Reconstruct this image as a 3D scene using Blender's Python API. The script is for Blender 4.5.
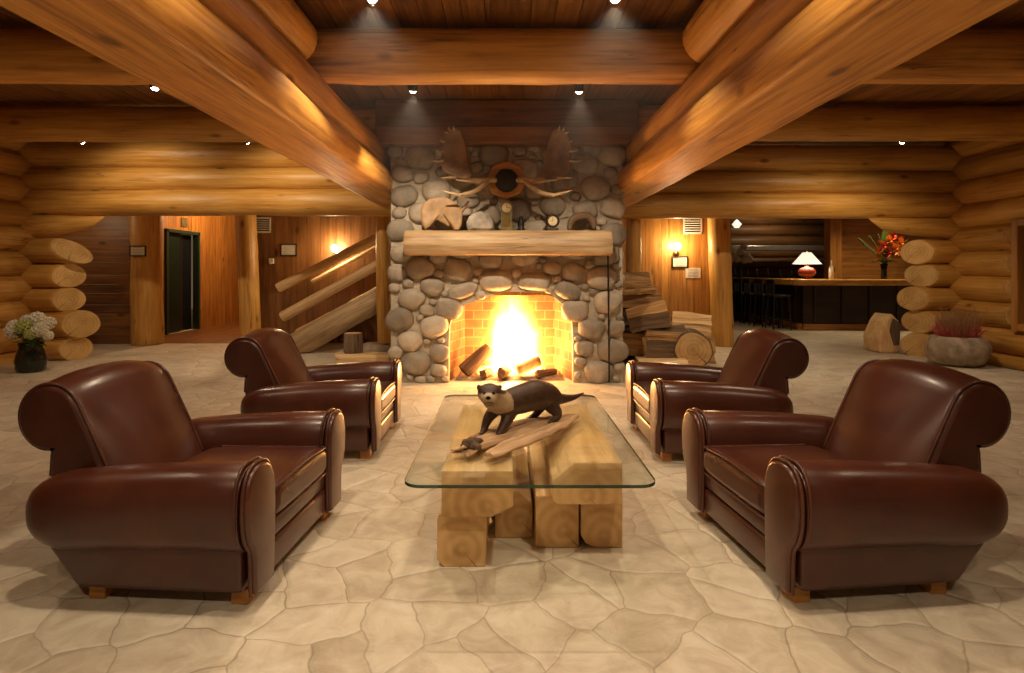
import bpy, bmesh, math, random
from mathutils import Vector, Matrix, noise

for o in list(bpy.data.objects):
    bpy.data.objects.remove(o, do_unlink=True)
scene = bpy.context.scene
COL = scene.collection
PI = math.pi
random.seed(7)
V3 = Vector

# ------------------------------------------------------------------ camera, world, exposure
F, VX, VY, EYE = 590.0, 505.0, 272.0, 1.30          # focal length in pixels, vanishing point, eye height
cd = bpy.data.cameras.new('camera')
cam = bpy.data.objects.new('camera', cd)
COL.objects.link(cam)
cam.location = (0, 0, EYE)
cam.rotation_euler = (PI / 2, 0, 0)
cd.sensor_width = 36.0
cd.lens = F / 1024 * 36
cd.shift_x = (512 - VX) / 1024
cd.shift_y = -(336.5 - VY) / 1024
cd.clip_start = 0.05
cd.clip_end = 80
scene.camera = cam
w = bpy.data.worlds.new('world')
scene.world = w
w.use_nodes = True
w.node_tree.nodes['Background'].inputs['Color'].default_value = (1.0, 0.62, 0.34, 1)
w.node_tree.nodes['Background'].inputs['Strength'].default_value = 0.13
scene.view_settings.view_transform = 'Standard'
scene.view_settings.look = 'None'
scene.view_settings.exposure = 0.0
scene.view_settings.gamma = 1.0
scene.view_settings.use_curve_mapping = False
scene.cycles.max_bounces = 8
scene.cycles.transparent_max_bounces = 12
scene.cycles.sample_clamp_indirect = 6

WARM = (1.0, 0.78, 0.53)


def lamp(name, kind, loc, energy, color=WARM, radius=0.05, target=None, angle=100, blend=0.6):
    d = bpy.data.lights.new(name, kind)
    d.energy = energy
    d.color = color
    d.shadow_soft_size = radius
    if kind == 'SPOT':
        d.spot_size = math.radians(angle)
        d.spot_blend = blend
    o = bpy.data.objects.new(name, d)
    COL.objects.link(o)
    o.location = loc
    if target is not None:
        o.rotation_euler = (V3(target) - V3(loc)).to_track_quat('-Z', 'Y').to_euler()
    return o


def P(px, py, d):
    """point of the room seen at pixel (px, py) at distance d from the camera's plane"""
    return V3(((px - VX) * d / F, d, EYE + (VY - py) * d / F))


# ceiling downlights outside the frame, over and behind the camera
for (x, y, e) in ((-0.95, 1.9, 115), (0.95, 1.9, 115), (-2.9, 2.2, 42), (3.1, 2.2, 42), (-0.9, -0.4, 105), (0.9, -0.4, 105)):
    lamp('downlight_lamp', 'SPOT', (x, y, 3.2), e, WARM, 0.06, (x * 0.9, y + 0.25, 0), 125, 0.9)

# ------------------------------------------------------------------ materials
MATS = {}


class NT:
    def __init__(s, name):
        s.m = bpy.data.materials.new(name)
        s.m.use_nodes = True
        s.t = s.m.node_tree
        s.p = s.t.nodes['Principled BSDF']
        s.out = s.t.nodes['Material Output']
        MATS[name] = s.m

    def n(s, typ, **kw):
        nd = s.t.nodes.new(typ)
        for k, v in kw.items():
            if k.startswith('_'):
                setattr(nd, k[1:], v)
            else:
                nd.inputs[k.replace('__', ' ')].default_value = v
        return nd

    def l(s, a, b):
        s.t.links.new(a, b)

    def attr(s, name):
        return s.n('ShaderNodeAttribute', _attribute_name=name)

    def map(s, src, scale, loc=(0, 0, 0)):
        m = s.n('ShaderNodeMapping')
        m.inputs['Scale'].default_value = scale
        m.inputs['Location'].default_value = loc
        s.l(src, m.inputs['Vector'])
        return m.outputs[0]

    def noise(s, vec, scale, detail=4, rough=0.55, dist=0.0):
        nd = s.n('ShaderNodeTexNoise', Scale=scale, Detail=detail, Roughness=rough, Distortion=dist)
        s.l(vec, nd.inputs['Vector'])
        return nd.outputs['Fac']

    def ramp(s, fac, stops, interp='LINEAR'):
        r = s.n('ShaderNodeValToRGB')
        e = r.color_ramp.elements
        r.color_ramp.interpolation = interp
        while len(e) < len(stops):
            e.new(0.5)
        for k, (p, c) in enumerate(stops):
            e[k].position = p
            e[k].color = (c[0], c[1], c[2], 1) if not isinstance(c, (int, float)) else (c, c, c, 1)
        s.l(fac, r.inputs[0])
        return r.outputs[0]

    def mix(s, fac, a, b, mode='MIX'):
        m = s.n('ShaderNodeMix', _data_type='RGBA', _blend_type=mode)
        for i, v in ((0, fac), (6, a), (7, b)):
            if isinstance(v, (int, float)):
                m.inputs[i].default_value = v
            elif isinstance(v, tuple):
                m.inputs[i].default_value = (v[0], v[1], v[2], 1)
            else:
                s.l(v, m.inputs[i])
        return m.outputs[2]

    def math(s, op, a, b=0.0, c=0.0, clamp=False):
        m = s.n('ShaderNodeMath', _operation=op, _use_clamp=clamp)
        for i, v in enumerate((a, b, c)):
            if isinstance(v, (int, float)):
                m.inputs[i].default_value = v
            else:
                s.l(v, m.inputs[i])
        return m.outputs[0]

    def bump(s, h, strength, dist=0.01):
        b = s.n('ShaderNodeBump', Strength=strength, Distance=dist)
        s.l(h, b.inputs['Height'])
        s.l(b.outputs[0], s.p.inputs['Normal'])

    def base(s, col, rough=0.5, **kw):
        if isinstance(col, tuple):
            s.p.inputs['Base Color'].default_value = (col[0], col[1], col[2], 1)
        else:
            s.l(col, s.p.inputs['Base Color'])
        if isinstance(rough, (int, float)):
            s.p.inputs['Roughness'].default_value = rough
        else:
            s.l(rough, s.p.inputs['Roughness'])
        for k, v in kw.items():
            s.p.inputs[k.replace('__', ' ')].default_value = v
        return s.m


def tinted(t, col, lo=0.72, hi=1.25):
    a = t.attr('tint')
    f = t.math('MULTIPLY_ADD', a.outputs['Fac'], hi - lo, lo)
    c = t.n('ShaderNodeCombineColor')
    for i in range(3):
        t.l(f, c.inputs[i])
    return t.mix(1.0, col, c.outputs[0], 'MULTIPLY')


def wood(name, light, mid, dark, rough=0.42, knots=True, grain=1.0, cracks=0.7, bump=0.3, coat=0.0):
    t = NT(name)
    g = t.attr('gc').outputs['Vector']
    big = t.noise(t.map(g, (0.7, 3.0, 3.0)), 1.3, 3, 0.5, 0.4)
    fine = t.noise(t.map(g, (1.4 * grain, 26 * grain, 26 * grain)), 1.0, 6, 0.6, 0.5)
    f = t.math('ADD', t.math('MULTIPLY', big, 0.42), t.math('MULTIPLY', fine, 0.58))
    col = t.ramp(f, [(0.36, dark), (0.49, mid), (0.62, light)])
    if knots:
        v = t.n('ShaderNodeTexVoronoi', Scale=1.0)
        t.l(t.map(g, (1.7, 3.6, 3.6)), v.inputs['Vector'])
        k = t.ramp(v.outputs['Distance'], [(0.07, 1.0), (0.16, 0.0)])
        sc = t.n('ShaderNodeSeparateColor')
        t.l(v.outputs['Color'], sc.inputs[0])
        pick = t.math('GREATER_THAN', sc.outputs[0], 0.5)
        col = t.mix(t.math('MULTIPLY', t.math('MULTIPLY', k, pick), 0.8), col, (dark[0] * 0.35, dark[1] * 0.3, dark[2] * 0.3))
    if cracks > 0:
        c = t.noise(t.map(g, (0.5, 17, 17), (3, 5, 1)), 1.0, 2, 0.5, 0.2)
        cm = t.ramp(c, [(0.485, 0.0), (0.497, 1.0), (0.503, 1.0), (0.515, 0.0)])
        gate = t.ramp(t.noise(t.map(g, (0.9, 4, 4), (9, 2, 7)), 1.0, 2), [(0.56, 0.0), (0.64, 1.0)])
        cf = t.math('MULTIPLY', t.math('MULTIPLY', cm, gate), cracks)
        col = t.mix(cf, col, (dark[0] * 0.3, dark[1] * 0.25, dark[2] * 0.25))
    t.base(tinted(t, col), rough)
    if coat:
        t.p.inputs['Coat Weight'].default_value = coat
        t.p.inputs['Coat Roughness'].default_value = 0.3
    t.bump(t.math('ADD', fine, t.math('MULTIPLY', big, 2.0)), bump, 0.01)
    return t.m


def endgrain(name, light, dark, rough=0.6, ring=170.0):
    t = NT(name)
    g = t.attr('gc').outputs['Vector']
    s = t.n('ShaderNodeSeparateXYZ')
    t.l(g, s.inputs[0])
    r = t.math('SQRT', t.math('ADD', t.math('MULTIPLY', s.outputs[1], s.outputs[1]), t.math('MULTIPLY', s.outputs[2], s.outputs[2])))
    nz = t.noise(g, 9.0, 3)
    ph = t.math('ADD', t.math('MULTIPLY', r, ring), t.math('MULTIPLY', nz, 4.0))
    w_ = t.math('MULTIPLY_ADD', t.math('SINE', ph), 0.5, 0.5)
    mot = t.noise(t.map(g, (5, 5, 5)), 1.0, 5)
    f = t.math('ADD', t.math('MULTIPLY', w_, 0.12), t.math('MULTIPLY', mot, 0.88))
    col = t.ramp(f, [(0.35, dark), (0.62, light)])
    ang = t.math('ARCTAN2', s.outputs[1], s.outputs[2])
    cr = t.math('LESS_THAN', t.math('ABSOLUTE', t.math('SUBTRACT', t.math('ADD', ang, t.math('MULTIPLY', nz, 0.35)), 2.6)), t.math('MULTIPLY', 0.035, t.math('ADD', nz, 0.2)))
    cr = t.math('MULTIPLY', cr, 0.75)
    col = t.mix(cr, col, (0.03, 0.015, 0.006))
    t.base(tinted(t, col), rough)
    t.bump(f, 0.2, 0.004)
    return t.m


def plain(name, col, rough=0.5, var=0.15, scale=20, bump=0.0, **kw):
    t = NT(name)
    co = t.n('ShaderNodeTexCoord').outputs['Object']
    nz = t.noise(co, scale, 4)
    c = t.ramp(nz, [(0.3, tuple(x * (1 - var) for x in col)), (0.7, tuple(min(1, x * (1 + var)) for x in col))])
    t.base(c, rough, **kw)
    if bump:
        t.bump(nz, bump, 0.005)
    return t.m


def emit(name, col, strength):
    t = NT(name)
    t.base((0.8, 0.8, 0.8), 0.5)
    t.p.inputs['Emission Color'].default_value = (*col, 1)
    t.p.inputs['Emission Strength'].default_value = strength
    return t.m


M_LOG = wood('golden_log', (0.64, 0.355, 0.088), (0.53, 0.27, 0.055), (0.36, 0.155, 0.026), 0.46)
M_LOG_END = endgrain('golden_log_end', (0.72, 0.46, 0.17), (0.52, 0.30, 0.09))
M_BEAM = wood('amber_beam', (0.68, 0.35, 0.078), (0.54, 0.25, 0.047), (0.28, 0.11, 0.018), 0.5, cracks=0.8)
M_CEIL = wood('ceiling_plank', (0.34, 0.15, 0.035), (0.24, 0.10, 0.022), (0.13, 0.05, 0.012), 0.5)
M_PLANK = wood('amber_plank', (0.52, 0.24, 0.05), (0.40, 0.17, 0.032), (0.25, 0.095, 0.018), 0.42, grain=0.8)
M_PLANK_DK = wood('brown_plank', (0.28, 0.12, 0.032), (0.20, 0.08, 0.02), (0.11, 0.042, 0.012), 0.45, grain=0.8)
M_PALE = wood('pale_timber', (0.82, 0.60, 0.34), (0.71, 0.48, 0.235), (0.50, 0.29, 0.115), 0.5, cracks=1.0)
M_PALE_END = endgrain('pale_timber_end', (0.74, 0.48, 0.215), (0.50, 0.28, 0.10), ring=120)
M_MANTEL = wood('mantel_timber', (0.56, 0.42, 0.25), (0.43, 0.29, 0.15), (0.22, 0.125, 0.055), 0.5, cracks=1.0)
M_DRIFT = wood('driftwood', (0.62, 0.42, 0.24), (0.46, 0.28, 0.145), (0.16, 0.08, 0.035), 0.7, knots=False, grain=1.6, cracks=1.0, bump=0.6)
M_BARK = wood('bark', (0.20, 0.125, 0.07), (0.14, 0.085, 0.045), (0.05, 0.03, 0.016), 0.85, knots=False, grain=1.4, cracks=1.0, bump=0.9)
M_SPLIT = wood('split_wood', (0.66, 0.41, 0.17), (0.44, 0.24, 0.085), (0.17, 0.08, 0.03), 0.7, grain=1.3, cracks=0.8, bump=0.5)
M_DARKWOOD = wood('bar_dark_wood', (0.045, 0.02, 0.009), (0.03, 0.013, 0.006), (0.015, 0.007, 0.004), 0.5, knots=False)
M_BLACKWOOD = plain('stool_black', (0.012, 0.009, 0.008), 0.4)
M_DARKLOG = wood('dark_log', (0.22, 0.10, 0.028), (0.16, 0.068, 0.018), (0.09, 0.036, 0.01), 0.5)

# leather
t = NT('brown_leather')
co = t.n('ShaderNodeTexCoord').outputs['Object']
n1 = t.noise(co, 3.5, 4, 0.6)
n2 = t.noise(co, 260, 3, 0.6)
v = t.n('ShaderNodeTexVoronoi', Scale=190.0)
t.l(co, v.inputs['Vector'])
t.base(t.ramp(n1, [(0.3, (0.052, 0.0125, 0.0066)), (0.62, (0.079, 0.020, 0.0098)), (0.8, (0.112, 0.032, 0.0145))]),
       t.ramp(n1, [(0.3, 0.27), (0.75, 0.38)]), Coat__Weight=0.25, Coat__Roughness=0.22)
t.bump(t.math('ADD', t.math('MULTIPLY', v.outputs['Distance'], 0.7), t.math('MULTIPLY', n1, 3.0)), 0.12, 0.004)
M_LEATHER = t.m
t = NT('worn_piping')
co = t.n('ShaderNodeTexCoord').outputs['Object']
t.base(t.ramp(t.noise(co, 9, 4), [(0.35, (0.06, 0.016, 0.009)), (0.7, (0.12, 0.038, 0.016))]), 0.34)
M_PIPING = t.m

# flagstone floor
t = NT('flagstone')
pos = t.n('ShaderNodeNewGeometry').outputs['Position']
wn = t.n('ShaderNodeTexNoise', Scale=2.2, Detail=3.0)
t.l(pos, wn.inputs['Vector'])
off = t.n('ShaderNodeVectorMath', _operation='SUBTRACT')
t.l(wn.outputs['Color'], off.inputs[0])
off.inputs[1].default_value = (0.5, 0.5, 0.5)
offs = t.n('ShaderNodeVectorMath', _operation='SCALE', Scale=0.22)
t.l(off.outputs[0], offs.inputs[0])
add = t.n('ShaderNodeVectorMath', _operation='ADD')
t.l(pos, add.inputs[0])
t.l(offs.outputs[0], add.inputs[1])
flat = t.map(add.outputs[0], (1, 1, 0), (0.37, 0.2, 0))
ve = t.n('ShaderNodeTexVoronoi', Scale=3.5, Randomness=1.0, _feature='DISTANCE_TO_EDGE', _voronoi_dimensions='2D')
t.l(flat, ve.inputs['Vector'])
vc = t.n('ShaderNodeTexVoronoi', Scale=3.5, Randomness=1.0, _voronoi_dimensions='2D')
t.l(flat, vc.inputs['Vector'])
sc = t.n('ShaderNodeSeparateColor')
t.l(vc.outputs['Color'], sc.inputs[0])
n_b = t.noise(pos, 1.1, 3, 0.5)
n_m = t.noise(pos, 7.0, 5, 0.65, 0.8)
n_f = t.noise(pos, 42.0, 4, 0.6)
f = t.math('ADD', t.math('ADD', t.math('MULTIPLY', n_m, 0.62), t.math('MULTIPLY', n_b, 0.2)), t.math('MULTIPLY', sc.outputs[0], 0.13))
col = t.ramp(f, [(0.30, (0.43, 0.355, 0.26)), (0.5, (0.61, 0.54, 0.42)), (0.66, (0.72, 0.66, 0.54))])
joint = t.ramp(t.math('ADD', ve.outputs['Distance'], t.math('MULTIPLY', t.math('SUBTRACT', n_f, 0.5), 0.02)), [(0.005, 1.0), (0.017, 0.0)])
soft = t.ramp(ve.outputs['Distance'], [(0.0, 0.0), (0.07, 1.0)])
col = t.mix(t.math('MULTIPLY', joint, t.ramp(n_b, [(0.35, 0.3), (0.65, 0.62)])), col, (0.20, 0.14, 0.08))
t.base(col, t.ramp(n_m, [(0.3, 0.38), (0.7, 0.58)]), Specular__IOR__Level=0.4)
t.bump(t.math('ADD', t.math('MULTIPLY', soft, 0.8), t.math('ADD', t.math('MULTIPLY', n_m, 0.7), t.math('MULTIPLY', n_f, 0.25))), 0.5, 0.012)
M_FLOOR = t.m

# river stones, mortar, brick
t = NT('river_stone')
g = t.attr('gc').outputs['Vector']
n1 = t.noise(g, 5.0, 5, 0.6, 0.6)
n2 = t.noise(g, 45.0, 3, 0.6)
c = t.ramp(t.math('ADD', t.math('MULTIPLY', n1, 0.8), t.math('MULTIPLY', n2, 0.2)), [(0.3, (0.24, 0.205, 0.16)), (0.55, (0.40, 0.345, 0.27)), (0.75, (0.53, 0.465, 0.37))])
t.base(tinted(t, c, 0.62, 1.3), 0.62)
t.bump(t.math('ADD', n1, t.math('MULTIPLY', n2, 0.3)), 0.4, 0.012)
M_STONE = t.m
t = NT('mortar')
pos = t.n('ShaderNodeNewGeometry').outputs['Position']
n1 = t.noise(pos, 22, 5, 0.65)
t.base(t.ramp(n1, [(0.3, (0.38, 0.33, 0.25)), (0.7, (0.56, 0.49, 0.38))]), 0.85)
t.bump(n1, 0.7, 0.02)
M_MORTAR = t.m
t = NT('firebrick')
g = t.attr('gc').outputs['Vector']
br = t.n('ShaderNodeTexBrick', Scale=1.0)
br.inputs['Color1'].default_value = (0.36, 0.165, 0.06, 1)
br.inputs['Color2'].default_value = (0.22, 0.10, 0.04, 1)
br.inputs['Mortar'].default_value = (0.42, 0.27, 0.13, 1)
br.inputs['Brick Width'].default_value = 0.23
br.inputs['Row Height'].default_value = 0.115
br.inputs['Mortar Size'].default_value = 0.006
t.l(g, br.inputs['Vector'])
soot = t.ramp(t.noise(g, 3.0, 5, 0.6), [(0.35, 0.35), (0.65, 1.0)])
t.base(t.mix(0.75, br.outputs['Color'], soot, 'MULTIPLY'), 0.85)
t.bump(br.outputs['Fac'], -0.5, 0.01)
M_BRICK = t.m

# glass of the table: thin sheet that mirrors by Fresnel and lets the rest through
t = NT('table_glass')
tr = t.n('ShaderNodeBsdfTransparent', Color=(0.94, 0.965, 0.945, 1))
gl = t.n('ShaderNodeBsdfGlossy', Color=(1, 1, 1, 1), Roughness=0.02)
fr = t.n('ShaderNodeFresnel', IOR=1.5)
mx = t.n('ShaderNodeMixShader')
t.l(fr.outputs[0], mx.inputs[0]); t.l(tr.outputs[0], mx.inputs[1]); t.l(gl.outputs[0], mx.inputs[2])
t.l(mx.outputs[0], t.out.inputs['Surface'])
M_GLASS = t.m
t = NT('glass_rim')
t.base((0.012, 0.05, 0.035), 0.12, Transmission__Weight=0.35, IOR=1.5)
M_RIM = t.m
t = NT('vase_glass')
tr = t.n('ShaderNodeBsdfTransparent', Color=(0.45, 0.52, 0.42, 1))
gl = t.n('ShaderNodeBsdfGlossy', Color=(1, 1, 1, 1), Roughness=0.05)
df = t.n('ShaderNodeBsdfDiffuse', Color=(0.05, 0.06, 0.04, 1))
fr = t.n('ShaderNodeFresnel', IOR=1.5)
m0 = t.n('ShaderNodeMixShader', Fac=0.3)
mx = t.n('ShaderNodeMixShader')
t.l(tr.outputs[0], m0.inputs[1]); t.l(df.outputs[0], m0.inputs[2])
t.l(fr.outputs[0], mx.inputs[0]); t.l(m0.outputs[0], mx.inputs[1]); t.l(gl.outputs[0], mx.inputs[2])
t.l(mx.outputs[0], t.out.inputs['Surface'])
M_VASE = t.m

M_IRON = plain('black_iron', (0.02, 0.018, 0.016), 0.45, Metallic=0.6)
M_GREEN = plain('green_elevator', (0.003, 0.017, 0.010), 0.35, 0.1, 3)
M_GREENFR = plain('elevator_frame', (0.02, 0.045, 0.03), 0.35, 0.1)
M_WHITE = plain('off_white', (0.62, 0.56, 0.45), 0.6, 0.05)
M_PAPER = plain('paper', (0.66, 0.60, 0.48), 0.7, 0.06, 60)
M_BRASS = plain('aged_brass', (0.35, 0.24, 0.08), 0.35, 0.1, Metallic=0.9)
M_BULB = emit('lit_bulb', (1.0, 0.80, 0.50), 60)
M_SPOT = emit('spot_bulb', (1.0, 0.93, 0.82), 45)
M_SHADE = emit('lamp_shade_lit', (1.0, 0.87, 0.66), 1.05)
M_RED = plain('red_ceramic', (0.36, 0.05, 0.02), 0.25, 0.15, 8)
M_BLACKGLASS = plain('night_glass', (0.01, 0.012, 0.015), 0.05, 0.05)
M_SHED = plain('shed_antler_tan', (0.36, 0.225, 0.11), 0.55, 0.35, 9, 0.3)
M_ANTLER = plain('moose_antler', (0.50, 0.35, 0.19), 0.55, 0.35, 9, 0.3)  # polished pale tines, with light on their edges also put into the colour
M_ANTLER_SHADED = plain('shaded_antler', (0.21, 0.115, 0.052), 0.6, 0.35, 9, 0.3)  # same antler on the palms, backlit shade painted into a darker colour
M_DARKHAIR = plain('dark_hide', (0.014, 0.011, 0.01), 0.7, 0.3, 40)
M_PLAQUE = wood('plaque_wood', (0.56, 0.26, 0.06), (0.45, 0.19, 0.04), (0.30, 0.11, 0.02), 0.4)
M_ROCK = plain('grey_rock', (0.33, 0.25, 0.175), 0.75, 0.4, 7, 0.6)
M_PALEROCK = plain('pale_rock', (0.42, 0.38, 0.32), 0.7, 0.35, 9, 0.5)
M_SOIL = plain('soil', (0.05, 0.03, 0.02), 0.9)
M_REDGRASS = plain('red_grass', (0.48, 0.075, 0.07), 0.6, 0.3, 30)
M_TANGRASS = plain('tan_grass', (0.34, 0.20, 0.09), 0.7, 0.3, 30)
M_LEAF = plain('leaf_green', (0.09, 0.16, 0.03), 0.5, 0.35, 25)
M_STEM = plain('stem_green', (0.10, 0.15, 0.04), 0.6, 0.2)
M_CREAM = plain('cream_petal', (0.88, 0.84, 0.70), 0.6, 0.12, 25)
M_LIME = plain('lime_petal', (0.55, 0.60, 0.20), 0.6, 0.15, 25)
M_ORANGE = plain('orange_petal', (0.85, 0.33, 0.05), 0.5, 0.25, 12)
M_CORAL = plain('coral_petal', (0.72, 0.12, 0.06), 0.5, 0.25, 12)
M_EYE = plain('eye_black', (0.005, 0.004, 0.004), 0.1, 0.05)
M_CHAR = wood('charred_wood', (0.20, 0.10, 0.045), (0.10, 0.05, 0.022), (0.02, 0.011, 0.007), 0.9, knots=False, bump=0.8)
M_ASH = plain('ash_bed', (0.22, 0.16, 0.11), 0.95, 0.5, 18, 0.8)
M_EMBER = emit('glowing_ember', (1.0, 0.32, 0.05), 7)
M_MIRROR = plain('steel_shelf', (0.55, 0.50, 0.42), 0.25, 0.2, 12, Metallic=0.7)
M_BOTTLE = plain('bottle_glass', (0.03, 0.025, 0.012), 0.12, 0.2)
M_ENAMEL = plain('clock_dial', (0.72, 0.60, 0.34), 0.4, 0.08)
M_BRONZE = plain('old_bronze', (0.20, 0.155, 0.07), 0.45, 0.3, 14, Metallic=0.5)

# fur: dark brown back, cream throat and face (pattern of the coat, in tint)
t = NT('otter_fur')
co = t.n('ShaderNodeTexCoord').outputs['Object']
n1 = t.noise(co, 38, 4, 0.7)
n2 = t.noise(t.map(co, (220, 220, 60)), 1.0, 3, 0.7)
a = t.attr('tint').outputs['Fac']
dk = t.ramp(n1, [(0.35, (0.030, 0.013, 0.007)), (0.7, (0.088, 0.042, 0.022))])
lt = t.ramp(n1, [(0.3, (0.33, 0.22, 0.12)), (0.7, (0.50, 0.37, 0.22))])
t.base(t.mix(t.ramp(t.math('ADD', a, t.math('MULTIPLY', t.math('SUBTRACT', n1, 0.5), 0.3)), [(0.4, 0.0), (0.6, 1.0)]), dk, lt), 0.42)
t.bump(t.math('ADD', n2, n1), 0.5, 0.004)
M_FUR = t.m

# ------------------------------------------------------------------ mesh building


class MB:
    def __init__(s):
        s.v, s.f, s.mi, s.sm, s.gc, s.ti = [], [], [], [], [], []

    def add(s, verts, faces, mat=0, smooth=True, gc=None, tint=0.5):
        b = len(s.v)
        s.v += [V3(p) for p in verts]
        s.gc += [V3(p) for p in (gc if gc is not None else verts)]
        s.ti += list(tint) if isinstance(tint, (list, tuple)) else [tint] * len(verts)
        for f in faces:
            s.f.append([b + i for i in f])
            s.mi.append(mat)
            s.sm.append(smooth)

    def loft(s, rings, mat=0, caps=True, smooth=True, gc=None, tint=0.5, capmat=None, closed=True):
        n = len(rings[0])
        vs = [p for r in rings for p in r]
        fs = []
        for k in range(len(rings) - 1):
            for i in range(n if closed else n - 1):
                j = (i + 1) % n
                fs.append([k * n + i, k * n + j, (k + 1) * n + j, (k + 1) * n + i])
        s.add(vs, fs, mat, smooth, gc, tint)
        if caps:
            for k in (0, len(rings) - 1):
                g = gc[k * n:(k + 1) * n] if gc is not None else None
                ctr = sum((V3(p) for p in rings[k]), V3()) / n
                gce = ([*g, sum((V3(p) for p in g), V3()) / n]) if g is not None else None
                s.add(list(rings[k]) + [ctr], [[i, (i + 1) % n, n] for i in range(n)], mat if capmat is None else capmat, smooth and capmat is None, gce, tint)

    def log(s, p0, p1, r0, r1=None, n=24, segs=14, wob=0.012, zmin=None, zmax=None, cut0=None, cut1=None, mat=0, endmat=1, tint=None, taper=0.025, scale=(1, 1)):
        p0, p1 = V3(p0), V3(p1)
        r1 = r0 if r1 is None else r1
        L = (p1 - p0).length
        ax = (p1 - p0).normalized()
        up = V3((0, 0, 1)) if abs(ax.z) < 0.9 else V3((1, 0, 0))
        e1 = ax.cross(up).normalized()
        e2 = e1.cross(ax).normalized()
        seed = random.random() * 100
        tint = random.uniform(0.25, 0.8) if tint is None else tint
        rings, gcs = [], []
        ts = [0.0] + [taper / L] + [(k / segs) for k in range(1, segs)] + [1 - taper / L] + [1.0]
        for q, u in enumerate(ts):
            endf = 0.93 if q in (0, len(ts) - 1) else 1.0
            ring = []
            for i in range(n):
                a = 2 * PI * i / n
                r = (r0 + (r1 - r0) * u) * endf
                dx, dy = math.cos(a), math.sin(a)
                r += wob * (noise.noise(V3((u * L * 0.9 + seed, dx * 0.8, dy * 0.8))) + 0.4 * noise.noise(V3((u * L * 2.6 + seed, dx * 1.8, dy * 1.8))))
                o1, o2 = dx * r * scale[0], dy * r * scale[1]
                sh = 0.0
                offv = e1 * o1 + e2 * o2
                if cut0 is not None:
                    sh += V3(cut0).dot(offv) * (1 - u) ** 3
                if cut1 is not None:
                    sh += V3(cut1).dot(offv) * u ** 3
                p = p0 + ax * (u * L + sh) + offv
                wv = 0.35 * wob * noise.noise(V3((u * L * 1.2 + seed, 7, 3)))
                if zmin is not None and p.z < zmin + wv:
                    p.z = zmin + wv
                if zmax is not None and p.z > zmax:
                    p.z = zmax
                ring.append(p)
                gcs.append(V3((u * L + sh + seed, o1, o2)))
            rings.append(ring)
        s.loft(rings, mat, True, True, gcs, tint, endmat)

    def tube(s, path, radii, n=10, mat=0, caps=True, tint=0.5, smooth_path=0, flat=1.0, endmat=None):
        pts = [V3(p) for p in path]
        rs = list(radii) if isinstance(radii, (list, tuple)) else [radii] * len(pts)
        if smooth_path:
            q, rr = [], []
            for k in range(len(pts) - 1):
                a, b, c, d = pts[max(k - 1, 0)], pts[k], pts[k + 1], pts[min(k + 2, len(pts) - 1)]
                for j in range(smooth_path):
                    u = j / smooth_path
                    q.append(0.5 * ((2 * b) + (c - a) * u + (2 * a - 5 * b + 4 * c - d) * u * u + (3 * b - a - 3 * c + d) * u ** 3))
                    rr.append(rs[k] + (rs[k + 1] - rs[k]) * u)
            q.append(pts[-1]); rr.append(rs[-1])
            pts, rs = q, rr
        rings, gcs = [], []
        d0 = (pts[1] - pts[0]).normalized()
        e1 = d0.orthogonal().normalized()
        run = random.random() * 30
        for k, p in enumerate(pts):
            d = (pts[min(k + 1, len(pts) - 1)] - pts[max(k - 1, 0)]).normalized()
            e1 = (e1 - d * e1.dot(d)).normalized()
            e2 = d.cross(e1)
            if k:
                run += (p - pts[k - 1]).length
            ring = [p + (e1 * math.cos(2 * PI * i / n) + e2 * math.sin(2 * PI * i / n) * flat) * rs[k] for i in range(n)]
            gcs += [V3((run, rs[k] * math.cos(2 * PI * i / n), rs[k] * math.sin(2 * PI * i / n))) for i in range(n)]
            rings.append(ring)
        s.loft(rings, mat, caps, True, gcs, tint, endmat)

    def box(s, c, size, bev=0.01, rot=None, mat=0, tint=None, seg=2, smooth=False, long=None):
        bm = bmesh.new()
        bmesh.ops.create_cube(bm, size=1)
        for q in bm.verts:
            q.co = V3((q.co.x * size[0], q.co.y * size[1], q.co.z * size[2]))
        if bev > 0:
            bmesh.ops.bevel(bm, geom=bm.edges[:], offset=min(bev, min(size) * 0.45), segments=seg, profile=0.5, affect='EDGES')
        s.from_bm(bm, Matrix.Translation(V3(c)) @ (rot.to_4x4() if rot is not None else Matrix()), mat, smooth, tint, long)

    def from_bm(s, bm, M=None, mat=0, smooth=True, tint=None, long=None):
        M = M or Matrix()
        bm.verts.index_update()
        vs = [q.co.copy() for q in bm.verts]
        ext = [max(p[i] for p in vs) - min(p[i] for p in vs) for i in range(3)]
        k = ext.index(max(ext)) if long is None else long
        off = random.random() * 50
        gc = [V3((p[k] + off, p[(k + 1) % 3], p[(k + 2) % 3])) for p in vs]
        s.add([M @ p for p in vs], [[q.index for q in f.verts] for f in bm.faces], mat, smooth, gc, random.uniform(0.3, 0.75) if tint is None else tint)
        bm.free()

    def prism(s, poly, axis, a, b, bev=0.01, mat=0, smooth=False, tint=None, M=None, seg=2, long=None):
        """2D polygon extruded along axis (0 x: poly is (y,z); 1 y: (x,z); 2 z: (x,y)) from a to b"""
        def pt(p, h):
            return V3((h, p[0], p[1])) if axis == 0 else V3((p[0], h, p[1])) if axis == 1 else V3((p[0], p[1], h))
        bm = bmesh.new()
        va = [bm.verts.new(pt(p, a)) for p in poly]
        vb = [bm.verts.new(pt(p, b)) for p in poly]
        n = len(poly)
        fa, fb = bm.faces.new(va), bm.faces.new(vb[::-1])
        for i in range(n):
            bm.faces.new([va[i], vb[i], vb[(i + 1) % n], va[(i + 1) % n]])
        bmesh.ops.recalc_face_normals(bm, faces=bm.faces[:])
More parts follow.
